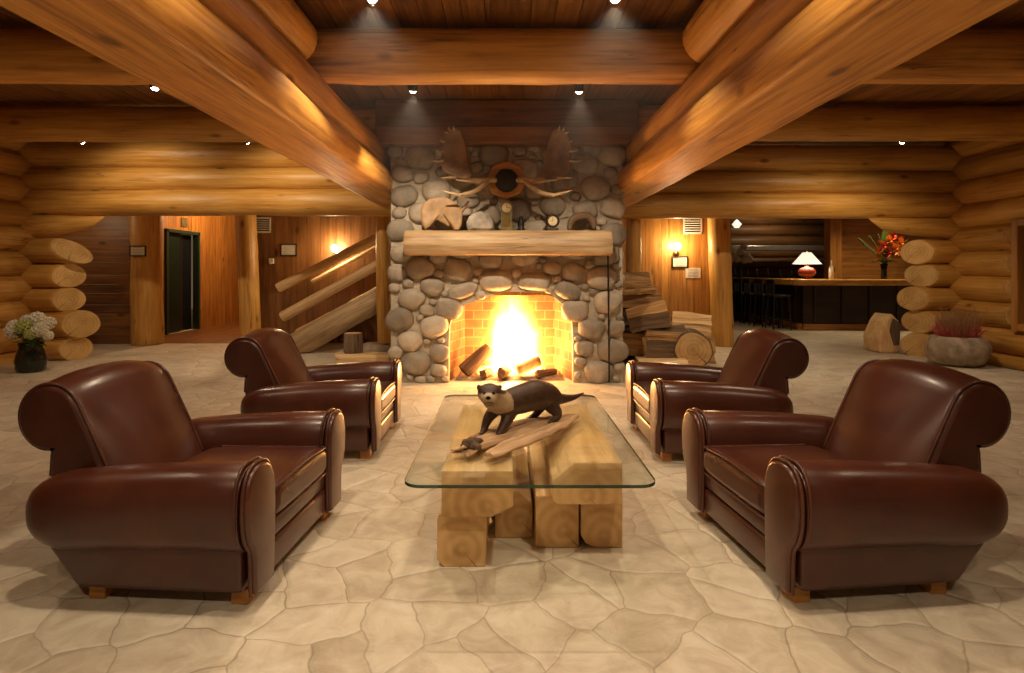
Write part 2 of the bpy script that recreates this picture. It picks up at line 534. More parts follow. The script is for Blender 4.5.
        if bev > 0:
            ed = [e for e in bm.edges if e.calc_face_angle(0) > 0.6]
            bmesh.ops.bevel(bm, geom=ed, offset=bev, segments=seg, profile=0.5, affect='EDGES', clamp_overlap=True)
        s.from_bm(bm, M, mat, smooth, tint, long)

    def lathe(s, prof, c=(0, 0, 0), n=28, mat=0, tint=0.5, wob=0.0, smooth=True, caps=True):
        c = V3(c)
        sd = random.random() * 50
        rings = []
        for r, z in prof:
            ring = []
            for i in range(n):
                a = 2 * PI * i / n
                rr = r * (1 + wob * noise.noise(V3((math.cos(a) * 1.4 + sd, math.sin(a) * 1.4, z * 4))))
                ring.append(c + V3((math.cos(a) * rr, math.sin(a) * rr, z)))
            rings.append(ring)
        s.loft(rings, mat, caps, smooth, None, tint)

    def blob(s, c, r, sub=3, wob=0.12, freq=1.6, mat=0, M=None, tint=0.5, power=1.0, smooth=True):
        bm = bmesh.new()
        bmesh.ops.create_icosphere(bm, subdivisions=sub, radius=1)
        sd = V3((random.random() * 90, random.random() * 90, 3))
        R = M or Matrix.Identity(3)
        for q in bm.verts:
            p = q.co.copy()
            if power != 1.0:
                p = V3([math.copysign(abs(x) ** power, x) for x in p])
            k = 1 + wob * noise.noise(p * freq + sd) + 0.35 * wob * noise.noise(p * freq * 3 + sd)
            q.co = V3((p.x * r[0], p.y * r[1], p.z * r[2])) * k
        s.from_bm(bm, Matrix.Translation(V3(c)) @ R.to_4x4(), mat, smooth, tint)

    def build(s, name, mats, parent=None, loc=None, label=None):
        me = bpy.data.meshes.new(name)
        org = V3(loc) if loc is not None else V3()
        me.from_pydata([tuple(p - org) for p in s.v], [], s.f)
        for m in (mats if isinstance(mats, (list, tuple)) else [mats]):
            me.materials.append(m)
        for k, p in enumerate(me.polygons):
            p.material_index = s.mi[k]
            p.use_smooth = s.sm[k]
        a = me.attributes.new('gc', 'FLOAT_VECTOR', 'POINT')
        a.data.foreach_set('vector', [x for p in s.gc for x in p])
        a = me.attributes.new('tint', 'FLOAT', 'POINT')
        a.data.foreach_set('value', s.ti)
        bm = bmesh.new()
        bm.from_mesh(me)
        bmesh.ops.recalc_face_normals(bm, faces=bm.faces[:])
        bm.to_mesh(me)
        bm.free()
        me.update()
        o = bpy.data.objects.new(name, me)
        COL.objects.link(o)
        o.location = org
        if parent is not None:
            o.parent = parent
        if label:
            o['label'] = label
        return o


def fuse(o, voxel, smooth=6, tintf=None):
    """melt the shells of one mesh into a single continuous surface"""
    r = o.modifiers.new('fuse', 'REMESH')
    r.mode = 'VOXEL'
    r.voxel_size = voxel
    r.use_smooth_shade = True
    sm = o.modifiers.new('soften', 'SMOOTH')
    sm.factor = 0.5
    sm.iterations = smooth
    bpy.context.view_layer.update()
    dg = bpy.context.evaluated_depsgraph_get()
    me = bpy.data.meshes.new_from_object(o.evaluated_get(dg))
    old = o.data
    o.modifiers.clear()
    o.data = me
    for m in old.materials:
        if m.name not in [x.name for x in me.materials if x]:
            me.materials.append(m)
    for nm, ty in (('gc', 'FLOAT_VECTOR'), ('tint', 'FLOAT')):
        if nm in me.attributes:
            me.attributes.remove(me.attributes[nm])
        me.attributes.new(nm, ty, 'POINT')
    me.attributes['gc'].data.foreach_set('vector', [x for q in me.vertices for x in q.co])
    me.attributes['tint'].data.foreach_set('value', [tintf(q.co) if tintf else 0.5 for q in me.vertices])
    for p in me.polygons:
        p.use_smooth = True
    return o


def tag(o, label, cat, group=None, kind=None):
    o['label'] = label
    o['category'] = cat
    if group:
        o['group'] = group
    if kind:
        o['kind'] = kind
    return o


def thing(name, label, cat, loc=(0, 0, 0), rz=0.0, group=None):
    o = bpy.data.objects.new(name, None)
    COL.objects.link(o)
    o.empty_display_size = 0.1
    o.location = loc
    o.rotation_euler = (0, 0, rz)
    return tag(o, label, cat, group)


def struct(o):
    o['kind'] = 'structure'
    return o


def dup(root, loc, rz, label=None):
    r = root.copy()
    COL.objects.link(r)
    r.location = loc
    r.rotation_euler = (0, 0, rz)
    if label:
        r['label'] = label
    for ch in list(root.children):
        c = ch.copy()
        COL.objects.link(c)
        c.parent = r
        for g in list(ch.children):
            d = g.copy()
            COL.objects.link(d)
            d.parent = c
    return r


def sring(cx, cy, a, b, ex=2.0, n=32):
    """superellipse in a plane, as (u, v)"""
    out = []
    for i in range(n):
        t_ = 2 * PI * i / n
        c, s_ = math.cos(t_), math.sin(t_)
        out.append((cx + a * math.copysign(abs(c) ** (2 / ex), c), cy + b * math.copysign(abs(s_) ** (2 / ex), s_)))
    return out


def boards(mb, org, u, v, nrm, wid, hei, bw, th=0.02, gap=0.004, along='v', mat=0, tr=(0.2, 0.8)):
    """a plane of boards from org, spanning wid along u and hei along v; boards run along u or v"""
    org, u, v, nrm = V3(org), V3(u), V3(v), V3(nrm)
    total = wid if along == 'v' else hei
    k = 0.0
    while k < total - 0.01:
        b = min(bw * random.uniform(0.8, 1.2), total - k)
        lo, hi = k + gap / 2, k + b - gap / 2
        if along == 'v':
            q = [org + u * lo, org + u * hi, org + u * hi + v * hei, org + u * lo + v * hei]
        else:
            q = [org + v * lo, org + u * wid + v * lo, org + u * wid + v * hi, org + v * hi]
        back = [p - nrm * th for p in q]
        e = 0.004
        c = sum(q, V3()) / 4
        front = q
        od = random.random() * 60
        vs = front + back
        gc = []
        for p in vs:
            d = p - org
            gu, gv = d.dot(u), d.dot(v)
            gc.append(V3((gv + od, gu, 0)) if along == 'v' else V3((gu + od, gv, 0)))
        mb.add(vs, [[0, 1, 2, 3], [0, 1, 5, 4], [1, 2, 6, 5], [2, 3, 7, 6], [3, 0, 4, 7]], mat, False, gc, random.uniform(*tr))
        k += b


# ------------------------------------------------------------------ floor and ceiling
XL, XR = -7.05, 6.95
mb = MB()
mb.add([(-12, -3, 0), (12, -3, 0), (12, 21, 0), (-12, 21, 0)], [[0, 1, 2, 3]], 0, False)
struct(mb.build('floor', M_FLOOR))
CZ = 3.30
mb = MB()
boards(mb, (-12, -3, CZ), (1, 0, 0), (0, 1, 0), (0, 0, -1), 24, 24, 0.16, 0.03, 0.006, 'v')
mb.box((0, 9, CZ + 0.08), (24, 24, 0.08), 0)
struct(mb.build('ceiling', M_CEIL))

# ------------------------------------------------------------------ log walls of the lounge
LM = [M_LOG, M_LOG_END]
YL, YR = 8.75, 9.15                     # the log header walls left and right of the chimney
mb = MB()
rows = [(0.17, 0.19), (0.53, 0.19), (0.89, 0.185), (1.25, 0.185), (1.61, 0.19), (1.97, 0.19), (2.33, 0.2), (2.68, 0.185), (3.05, 0.21)]
for k in range(10):
    z = -0.02 + k * 0.36
    mb.log((XL - 0.1, -2.5, z), (XL - 0.1, YL + 0.1, z), 0.2, 0.2, segs=26)
struct(mb.build('wall_left', LM))

mb = MB()
lend = [-6.36, -6.28, -6.46, -6.46, -6.42, -5.9]
for k, (z, r) in enumerate(rows[:6]):
    if k == 5:
        mb.log((XL - 0.1, YL, z), (-6.05, YL, z + 0.06), r, 0.1, cut1=(0, -0.9, 1.4), segs=6)
    else:
        mb.log((XL - 0.1, YL, z), (lend[k], YL, z), r * 0.95, r * (1.12 if k == 1 else 1.0), cut1=(0, 0.75, -0.9 if k == 4 else 0.0), segs=6)
struct(mb.build('wall_back_left', LM))
mb = MB()
for (z, r) in rows[6:]:
    mb.log((XL - 0.1, YL, z), (-1.36, YL, z), r, r, segs=20, wob=0.015)
struct(mb.build('wall_header_left', LM))

mb = MB()
for k in range(10):
    z = -0.02 + k * 0.36
    r = 0.2
    if 2 <= k <= 5:
        mb.log((XR + 0.1, 7.95, z), (XR + 0.1, YR + 0.1, z), r, r, segs=6, cut0=(-0.8, 0, 0))
        mb.log((XR + 0.1, -2.5, z), (XR + 0.1, 6.2, z), r, r, segs=16)
    else:
        mb.log((XR + 0.1, -2.5, z), (XR + 0.1, YR + 0.1, z), r, r, segs=26)
struct(mb.build('wall_right', LM))
mb = MB()
rend = [6.30, 6.32, 6.24, 6.36, 6.30, 6.0]
for k, (z, r) in enumerate(rows[:6]):
    if k == 5:
        mb.log((XR + 0.1, YR, z), (5.75, YR, z + 0.07), r, 0.1, cut1=(0, -0.9, 1.4), segs=6)
    else:
        mb.log((XR + 0.1, YR, z), (rend[k] + 0.08, YR, z), r * 0.95, r * 1.03, cut1=(0, 0.75, 0), segs=6)
struct(mb.build('wall_back_right', LM))
mb = MB()
for (z, r) in rows[6:]:
    mb.log((1.36, YR, z), (XR + 0.1, YR, z), r, r, segs=20, wob=0.015)
struct(mb.build('wall_header_right', LM))
mb = MB()
mb.log((XR - 0.13, 2.0, 0.07), (XR - 0.13, 8.55, 0.07), 0.075, 0.075, segs=10)
o = mb.build('baseboard_right', LM); struct(o)
# window in the right wall
mb = MB()
for y in (7.92, 6.25):
    mb.box((XR + 0.05, y, 1.26), (0.34, 0.1, 1.5), 0.012)
for z in (0.56, 1.96):
    mb.box((XR + 0.05, 7.085, z), (0.34, 1.57, 0.1), 0.012)
mb.box((XR + 0.08, 7.085, 1.26), (0.08, 0.05, 1.36), 0.006)
win = struct(mb.build('window_1', M_PLANK))
mb = MB()
mb.box((XR + 0.1, 7.085, 1.26), (0.02, 1.57, 1.36), 0)
mb.build('window_pane', M_BLACKGLASS, win)

# ------------------------------------------------------------------ beams
BM_ = [M_BEAM, M_LOG_END]
side_names = {-1: 'left', 1: 'right'}
for s in (-1, 1):
    yend = YL + 0.1 if s < 0 else YR + 0.1
    mb = MB()
    # sawn flat underneath, rounded flanks
    x0 = 1.57 * s
    mb.log((x0, 0.2, 2.36), (x0, yend, 2.36), 0.25, 0.245, n=56, segs=30, zmin=2.24, zmax=2.53, wob=0.022, tint=0.68)
    o = mb.build('ceiling_beam', BM_)
    tag(o, 'heavy log beam with sawn flat underside running to the %s side of the chimney' % side_names[s], 'beam', kind='thing')
    mb = MB()
    mb.log((1.63 * s, 0.2, 2.70), (1.63 * s, yend - 0.1, 2.70), 0.235, 0.215, segs=24, wob=0.014, tint=0.4)
    o = mb.build('round_beam', BM_)
    tag(o, 'round log lying on top of the flat-bottomed beam on the %s side of the ceiling' % side_names[s], 'beam', kind='thing')
    mb = MB()
    xo = 1.56 if s > 0 else 1.64
    mb.log((xo * s, 0.2, 3.09), (xo * s, 4.55, 3.09), 0.2, 0.2, segs=14, wob=0.014, tint=0.35)
    o = mb.build('round_beam', BM_)
    tag(o, 'topmost round log under the ceiling, ending at the cross log, %s side' % side_names[s], 'beam', kind='thing')
mb = MB()
mb.log((XL, 4.82, 3.06), (XR, 4.82, 3.06), 0.215, 0.21, segs=40, wob=0.02, tint=0.5)
tag(mb.build('cross_log', BM_), 'knotty round cross log spanning the room above and before the two chimney spotlights', 'beam', kind='thing')
for s in (-1, 1):
    mb = MB()
    mb.log((1.42 * s, 7.05, 3.07), (((XR if s > 0 else -XL) - 0.12) * s, 7.05, 3.07), 0.21, 0.205, segs=18, wob=0.02, tint=0.5)
    tag(mb.build('cross_log', [M_LOG, M_LOG_END]), 'round cross log in front of the log header wall on the %s side' % side_names[s], 'beam', kind='thing')
for s in (-1, 1):
    mb = MB()
    mb.log((1.5 * s, 2.75, 3.06), ((XR if s > 0 else -XL) * s, 2.75, 3.06), 0.2, 0.2, segs=14, wob=0.02, tint=0.45)
    # above and beyond the picture's upper edge, it only closes the ceiling bay
    tag(mb.build('cross_log', BM_), 'nearest round cross log at the upper %s of the ceiling' % side_names[s], 'beam', kind='thing')

# ------------------------------------------------------------------ fireplace
FY = 6.93
CXL, CXR, CTOP, CBACK = -1.34, 1.38, 2.80, 8.35
fp = thing('fireplace', 'river stone fireplace and chimney with arched firebox in the middle of the lounge', 'fireplace', (0, FY, 0))
arch = [(-0.66, 0.0), (-0.66, 0.35), (-0.655, 0.66), (-0.60, 0.82), (-0.45, 0.92), (-0.30, 0.97), (-0.12, 1.04), (0.05, 1.07), (0.25, 1.06), (0.44, 1.05), (0.58, 1.0), (0.70, 0.90), (0.785, 0.74), (0.80, 0.5), (0.80, 0.0)]


def arch_z(x):
    for (xa, za), (xb, zb) in zip(arch[2:-2], arch[3:-1]):
        if xa <= x <= xb:
            return za + (zb - za) * (x - xa) / (xb - xa)
    return 0.0


mb = MB()
L_ = lambda x, y, z: (x, y - FY, z)
xs = [CXL] + [p[0] for p in arch[2:-1]] + [CXR]
pts = arch[2:-1]
def quad(a, b, c, d): mb.add([a, b, c, d], [[0, 1, 2, 3]], 0, False)
quad(L_(CXL, FY, 0), L_(-0.66, FY, 0), L_(-0.66, FY, CTOP), L_(CXL, FY, CTOP))
quad(L_(0.80, FY, 0), L_(CXR, FY, 0), L_(CXR, FY, CTOP), L_(0.80, FY, CTOP))
full = [(-0.66, 0.66)] + pts[1:-1] + [(0.80, 0.5)]
for (xa, za), (xb, zb) in zip(full[:-1], full[1:]):
    quad(L_(xa, FY, za), L_(xb, FY, zb), L_(xb, FY, CTOP), L_(xa, FY, CTOP))
for x in (CXL, CXR):
    quad(L_(x, FY, 0), L_(x, CBACK, 0), L_(x, CBACK, CTOP), L_(x, FY, CTOP))
quad(L_(CXL, CBACK, 0), L_(CXR, CBACK, 0), L_(CXR, CBACK, CTOP), L_(CXL, CBACK, CTOP))
quad(L_(CXL, FY, CTOP), L_(CXR, FY, CTOP), L_(CXR, CBACK, CTOP), L_(CXL, CBACK, CTOP))
# thickness of the arch
n = len(arch)
for i in range(n - 1):
    (xa, za), (xb, zb) = arch[i], arch[i + 1]
    quad(L_(xa, FY, za), L_(xb, FY, zb), L_(xb, FY + 0.12, zb), L_(xa, FY + 0.12, za))
mb.build('mortar_body', M_MORTAR, fp)
# firebox lining
mb = MB()
by = 7.62
def bquad(ps, gcs): mb.add([L_(*p) for p in ps], [[0, 1, 2, 3]], 0, False, gcs)
f0 = FY + 0.12
bquad([(-0.66, f0, 0), (-0.52, by, 0), (-0.52, by, 1.15), (-0.66, f0, 1.15)], [(0, 0, 0), (0.6, 0, 0), (0.6, 1.15, 0), (0, 1.15, 0)])
bquad([(0.80, f0, 0), (0.64, by, 0), (0.64, by, 1.15), (0.80, f0, 1.15)], [(0, 0, 0), (0.6, 0, 0), (0.6, 1.15, 0), (0, 1.15, 0)])
bquad([(-0.52, by, 0), (0.64, by, 0), (0.64, by, 1.15), (-0.52, by, 1.15)], [(0, 0, 0), (1.16, 0, 0), (1.16, 1.15, 0), (0, 1.15, 0)])
bquad([(-0.66, f0, 1.15), (0.80, f0, 1.15), (0.64, by, 1.15), (-0.52, by, 1.15)], [(0, 0, 0), (1.4, 0, 0), (1.2, .6, 0), (0, .6, 0)])
bquad([(-0.70, FY + 0.12, 1.02), (0.84, FY + 0.12, 1.02), (0.84, FY + 0.12, 1.16), (-0.70, FY + 0.12, 1.16)], [(0, 0, 0), (1.4, 0, 0), (1.4, .14, 0), (0, .14, 0)])
mb.build('firebox', M_BRICK, fp)
mb = MB()
bm = bmesh.new()
bmesh.ops.create_grid(bm, x_segments=30, y_segments=14, size=1)
for q in bm.verts:
    x = 0.06 + q.co.x * 0.66
    y = 0.42 + q.co.y * 0.30
    edge = max(abs((x - 0.06) / 0.66), abs((y - 0.42) / 0.30)) > 0.98
    q.co = V3((x, y, 0.001 if edge else 0.035 + 0.03 * noise.noise(V3((x * 8, y * 8, 0))) + 0.02 * noise.noise(V3((x * 30, y * 30, 0)))))
mb.from_bm(bm)
mb.build('ash_bed', M_ASH, fp)

# stones: arch stones first, then packed by size
stones = []          # (x, z, rx, rz, rot)
for (x, z, rx, rz, ro) in ((-0.50, 1.08, 0.19, 0.09, 0.3), (-0.10, 1.20, 0.2, 0.125, 0.05), (0.34, 1.19, 0.2, 0.11, -0.05), (0.74, 1.08, 0.16, 0.11, -0.4)):
    stones.append((x, z, rx, rz, ro))
AX = 1.28


def ok(x, z, r):
    if not (CXL + r * 0.55 < x < CXR - r * 0.55 and r * 0.62 < z < CTOP - 0.01 - r * 0.5):
        return False
    if -0.66 - r * 0.9 < x < 0.80 + r * 0.9 and z < (arch_z(min(max(x, -0.65), 0.79)) + r * 0.7):
        return False
    for (a, b, rx, rz, ro) in stones:
        dx = (x - a) / AX
        dz = (z - b)
        if math.hypot(dx, dz) < (r / AX + (rx + rz) / 2 / 1.12) * 0.965:
            return False
    return True


for (r, tries) in ((0.175, 400), (0.16, 1000), (0.145, 3500), (0.12, 6000), (0.095, 6000), (0.07, 5000), (0.05, 4000)):
    for _ in range(tries):
        x = random.uniform(CXL, CXR)
        z = random.uniform(0.04, CTOP)
        rr = r * random.uniform(0.92, 1.05)
        if ok(x, z, rr):
            stones.append((x, z, rr, rr / AX * random.uniform(0.94, 1.08), random.uniform(-0.28, 0.28)))
mb = MB()
for (x, z, rx, rz, ro) in stones:
    M = Matrix.Rotation(-ro, 3, 'Y')
    dep = min(rx, rz) * 0.5 + 0.025
    mb.blob((x, -0.005, z), (rx * 0.99, dep, rz * 0.99), 3, 0.14, 1.2, 0, M, min(1, max(0, random.gauss(0.5, 0.25))), random.uniform(0.72, 0.95))
mb.build('river_stone_facing', M_STONE, fp)
flank = []
for sx, xx in ((-1, CXL), (1, CXR)):      # the flanks
    mb = MB()
    for k in range(90):
        y, z = random.uniform(0.1, 1.35), random.uniform(0.1, 2.65)
        r = random.uniform(0.08, 0.17)
        if all((y - a) ** 2 / 1.5 + (z - b) ** 2 > ((r + c) * 0.8) ** 2 for (a, b, c, d) in [q for q in flank if q[3] == sx]):
            flank.append((y, z, r, sx))
            mb.blob((xx - sx * 0.02, y, z), (0.07, r * 1.22, r * 0.98), 2, 0.14, 1.2, 0, None, random.random(), 0.85)
    mb.build('river_stone_facing', M_STONE, fp)

# mantel: half log shelf
mb = MB()
mb.log((-1.13, 6.73, 1.60), (1.20, 6.73, 1.60), 0.2, 0.195, n=36, segs=18, zmax=1.77, zmin=1.49, wob=0.02, tint=0.6, scale=(0.95, 1.0))
tag(mb.build('mantel_shelf', [M_MANTEL, M_PALE_END], loc=(0, 6.73, 1.49)), 'pale split log mantel shelf across the stone chimney', 'mantel shelf')

# timber cornice over the chimney
mb = MB()
mb.box((0.02, 6.86, 2.86), (2.98, 0.34, 0.2), 0.015, tint=0.5)
mb.box((0.02, 6.98, 3.125), (3.04, 0.34, 0.33), 0.015, tint=0.35)
tag(mb.build('chimney_cornice', M_PLANK_DK, loc=(0.02, 6.9, 2.76)), 'dark stepped timber cornice between chimney stones and ceiling', 'cornice', kind='thing')

# iron rod down the right side of the chimney
mb = MB()
mb.tube([(1.185, -0.14, 1.5), (1.19, -0.14, 1.0), (1.20, -0.135, 0.03)], 0.009, 8)
mb.tube([(1.185, -0.14, 1.5), (1.185, -0.06, 1.52), (1.185, 0.0, 1.52)], 0.008, 8)
mb.build('iron_rod', M_IRON, fp, label='thin dark iron rod down the stones at right')

# fire
fire = thing('log_fire', 'blazing white and yellow fire in the arched stone firebox', 'fire', (0.10, 7.30, 0.04))
t = NT('flame_volume')
t.t.nodes.remove(t.p)
co = t.n('ShaderNodeTexCoord').outputs['Object']
sx = t.n('ShaderNodeSeparateXYZ')
t.l(co, sx.inputs[0])
wv = t.noise(t.map(co, (4, 4, 2.2)), 1.0, 4, 0.6, 0.6)
wv2 = t.noise(t.map(co, (9, 9, 3.4), (4, 1, 7)), 1.0, 3, 0.6)
z = sx.outputs[2]
xw = t.math('ADD', sx.outputs[0], t.math('MULTIPLY', t.math('SUBTRACT', wv, 0.5), 0.42))
yw = t.math('MULTIPLY', sx.outputs[1], 1.4)
rr = t.math('SQRT', t.math('ADD', t.math('MULTIPLY', xw, xw), t.math('MULTIPLY', yw, yw)))
# half width of the flame narrows with height
wz = t.ramp(z, [(0.0, 0.50), (0.18, 0.48), (0.45, 0.36), (0.75, 0.29), (1.0, 0.27)])
q = t.math('DIVIDE', rr, wz)
core = t.math('SUBTRACT', 1.0, q, clamp=True)
core2 = t.math('POWER', core, 1.5)
fade = t.ramp(z, [(0.0, 0.0), (0.03, 1.0), (0.5, 1.0), (0.78, 0.28), (1.0, 0.12)])
den = t.math('MULTIPLY', t.math('MULTIPLY', core2, fade), t.math('MULTIPLY_ADD', wv2, 1.3, 0.25))
em = t.n('ShaderNodeEmission')
t.l(t.ramp(den, [(0.0, (1.0, 0.22, 0.02)), (0.12, (1.0, 0.42, 0.07)), (0.4, (1.0, 0.66, 0.24))]), em.inputs['Color'])
t.l(t.math('MULTIPLY', den, 230.0), em.inputs['Strength'])
t.l(em.outputs[0], t.out.inputs['Volume'])
mb = MB()
mb.lathe([(0.50, 0.01), (0.52, 0.12), (0.48, 0.4), (0.42, 0.7), (0.38, 1.0), (0.36, 1.085)], n=24)
for k, p in enumerate(mb.v):
    p.y *= 0.55
mb.build('flame', t.m, fire)
mb = MB()
for k in range(26):
    a, b = random.uniform(-0.42, 0.45), random.uniform(-0.16, 0.16)
    mb.blob((a, b, 0.04), [random.uniform(0.015, 0.035)] * 3, 1, 0.3, 2, smooth=False)
mb.build('ember_bed', M_EMBER, fire)['kind'] = 'stuff'
for (x, y, z, e) in ((0.10, 7.2, 0.28, 80), (0.02, 7.18, 0.14, 42), (0.2, 7.2, 0.6, 15)):
    lamp('fire_lamp', 'POINT', (x, y, z), e, (1.0, 0.44, 0.13), 0.09)

# burning logs
CH = [M_CHAR, M_CHAR]
spec = [((-0.50, 7.12, 0.10), (-0.20, 7.28, 0.36), 0.085, 'charred log leaning at the left side of the firebox'),
        ((-0.30, 7.33, 0.20), (0.10, 7.38, 0.19), 0.07, 'charred log lying behind the leaning one in the flames'),
        ((0.14, 7.10, 0.12), (0.42, 7.20, 0.22), 0.075, 'thick charred log across the middle right of the fire'),
        ((0.38, 7.08, 0.07), (0.62, 7.22, 0.08), 0.05, 'low charred log at the right end of the fire'),
        ((-0.06, 7.02, 0.10), (0.06, 7.22, 0.11), 0.065, 'short charred log pointing out of the fire centre'),
        ((-0.26, 7.04, 0.08), (-0.18, 7.2, 0.09), 0.05, 'small charred log stub at the front left of the fire')]
for a, b, r, lab in spec:
    mb = MB()
    mb.log(a, b, r, r * 0.9, n=12, segs=6, wob=0.03)
    c = (V3(a) + V3(b)) / 2
    tag(mb.build('burning_log', CH, loc=(c.x, c.y, 0.04)), lab, 'firewood', 'logs burning in the fireplace')

# ------------------------------------------------------------------ armchairs


def armchair(label):
    root = thing('leather_armchair', label, 'armchair', group='brown leather club chairs')
    W = 0.49
    mb = MB()                                                      # under-frame
    mb.box((-0.46, 0, 0.17), (0.80, 0.60, 0.22), 0.02)
    mb.build('frame', M_LEATHER, root)
    mb = MB()
    mb.box((-0.028, 0, 0.122), (0.06, 0.58, 0.125), 0.018, smooth=True, seg=3)
    mb.box((-0.030, 0, 0.232), (0.06, 0.58, 0.085), 0.018, smooth=True, seg=3)
    mb.build('front_rail', M_LEATHER, root)
    for s in (-1, 1):
        cy, a, b = 0.392 * s, 0.112, 0.162
        rings = []
        st = [(-0.012, 0.386, 0, 0.0), (-0.02, 0.386, .005, 0.0), (-0.25, 0.382, 0.004, 0), (-0.5, 0.372, 0.002, 0), (-0.70, 0.358, -0.002, 0)]
        for (x, cz, e, d) in st:
            rings.append([(x, y, z) for (y, z) in sring(cy, cz, a + e * 0.6, b + e - 0.008 * (-x), 2.5)])
        x0, rb, cz0 = -0.72, 0.215, 0.356
        for k in range(1, 9):
            th = PI / 2 * k / 8
            c = max(math.cos(th), 0.03)
            rings.append([(x0 - rb * math.sin(th), y, z) for (y, z) in sring(cy, cz0, (a + 0.002) * c ** 0.8, (b - 0.01) * c ** 0.8, 2.5)])
        mb = MB()
        mb.loft(rings, 0)
        # lower panel below the roll
        mb.prism([(-0.03, 0.06), (-0.03, 0.30), (-0.86, 0.30), (-0.83, 0.21), (-0.71, 0.06)], 1, 0.29 * s, 0.438 * s, 0.022, smooth=True, seg=3)
        arm = mb.build('arm', M_LEATHER, root)
        out = [(0.292 * s, 0.06), (0.285 * s, 0.22)]
        for k in range(0, 13):
            th = PI - PI * k / 12
            out.append(((0.390 + 0.108 * math.copysign(abs(math.cos(th)) ** 0.8, math.cos(th))) * s, 0.390 + 0.162 * abs(math.sin(th)) ** 0.8))
        out += [(0.492 * s, 0.33), (0.474 * s, 0.275), (0.450 * s, 0.24), (0.442 * s, 0.20), (0.438 * s, 0.06)]
        mb = MB()
        mb.prism(out if s > 0 else out[::-1], 0, -0.012, 0.028, 0.014, smooth=True, seg=3)
        mb.build('front_panel', M_LEATHER, arm)
        mb = MB()
        big = [(0.006, y + (0.004 * s if y * s > 0.385 else -0.004 * s), z + (0.006 if z > 0.4 else 0)) for (y, z) in out]
        mb.tube(big, 0.0075, 8, smooth_path=4)
        big2 = [(-0.022, y + (0.009 * s if y * s > 0.385 else -0.009 * s), z + (0.010 if z > 0.4 else 0)) for (y, z) in out]
        mb.build('piping', M_PIPING, arm)
        mb = MB()
        mb.tube(big2[2:-3], 0.0065, 8, smooth_path=4)
        mb.build('piping', M_PIPING, arm)
    # seat cushion
    rings = []
    r, hx0, hx1, hy, hz, cz = 0.05, -0.62, 0.022, 0.284, 0.073, 0.335
    sts = [hx0 + r * (1 - math.cos(PI / 2 * k / 5)) for k in range(6)] + [-0.45, -0.3, -0.15] + [hx1 - r * (1 - math.cos(PI / 2 * k / 5)) for k in range(5, -1, -1)]
    for x in sts:
        e = min(x - hx0, hx1 - x, r)
        sh = r - math.sqrt(max(r * r - (r - e) ** 2, 0))
        cr = 0.022 * math.cos((x + 0.3) / 0.65 * PI)
        ring = []
        for (y, z) in sring(0, 0, hy - sh, hz - sh * 0.8, 6, 44):
            zz = z + (cr * (1 - (y / 0.29) ** 2) if z > 0 else 0)
            ring.append((x, y, cz + zz + 0.02 * (x + 0.3)))
        rings.append(ring)
    mb = MB()
    mb.loft(rings, 0)
    seat = mb.build('seat_cushion', M_LEATHER, root)
    for zz in (0.066, -0.066):
        mb = MB()
        z0 = cz + zz
        mb.tube([(-0.55, 0.272, z0 - 0.005), (-0.05, 0.274, z0), (0.0, 0.262, z0 + 0.002), (0.012, 0.225, z0 + 0.006), (0.014, 0, z0 + 0.014 * (zz > 0) + 0.006), (0.012, -0.225, z0 + 0.006), (0.0, -0.262, z0 + 0.002), (-0.05, -0.274, z0), (-0.55, -0.272, z0 - 0.005)], 0.0065, 8, smooth_path=5)
        mb.build('piping', M_PIPING, seat)
    # rolled back
    def prof(wc):
        """side profile (x, z): wc 1 in the middle, 0 at the sides"""
        fx = 0.11 * (1 - wc)
        C = V3((-0.955 - 0.02 * (1 - wc), 0.722 - 0.04 * (1 - wc)))
        R = 0.146 - 0.008 * (1 - wc)
        p0 = V3((-0.53 - fx, 0.28))
        a0 = 0.42
        p1 = C + V3((math.cos(a0), math.sin(a0))) * R
        pr = []
        for k in range(10):
            u = k / 10
            q = p0.lerp(p1, u)
            bow = math.sin(u * PI) * 0.022 * wc
            pr.append((q.x + bow * 0.86, q.y + bow * 0.5))
        for k in range(19):
            an = a0 + (math.radians(275) - a0) * k / 18
            pr.append((C.x + math.cos(an) * R, C.y + math.sin(an) * R))
        pr += [(-0.962, 0.53), (-0.968, 0.44), (-0.95, 0.32), (-0.90, 0.2), (-0.82, 0.09), (-0.70, 0.09), (-0.60 - fx, 0.15)]
        return pr
    H = 0.295
    ys = [-1, -0.985, -0.95, -0.88, -0.78, -0.62, -0.42, -0.2, 0, 0.2, 0.42, 0.62, 0.78, 0.88, 0.95, 0.985, 1]
    rings = []
    for u in ys:
        wc = 1 - abs(u) ** 2.4
        pr = prof(wc)
        sc_ = 1.0
        if abs(u) > 0.94:
            sc_ = {0.95: 0.985, 0.985: 0.95, 1: 0.88}[abs(u)]
        cx = sum(p[0] for p in pr) / len(pr); cz_ = sum(p[1] for p in pr) / len(pr)
        if sc_ < 1:
            C = V3((-0.975, 0.682))
            ring = []
            for (x, z) in pr:
                d = (1 - sc_) * 0.14
                v_ = V3((x - C.x, z - C.y)) if z > 0.53 else V3((x - (-0.83), 0))
                v_ = v_.normalized() * min(d, v_.length * 0.5) if v_.length > 1e-5 else V3((0, 0))
                ring.append((x - v_.x, u * H, z - (v_.y if z > 0.53 else 0)))
        else:
            ring = [(x, u * H, z) for (x, z) in pr]
        rings.append(ring)
    mb = MB()
    mb.loft(rings, 0)
    back = mb.build('backrest', M_LEATHER, root)
    for s in (-1, 1):
        mb = MB()
        pr = prof(1 - 0.93 ** 2.4)
        mb.tube([(x, s * H * 0.955, z) for (x, z) in pr[2:31]], 0.007, 8, smooth_path=2)
        mb.build('piping', M_PIPING, back)
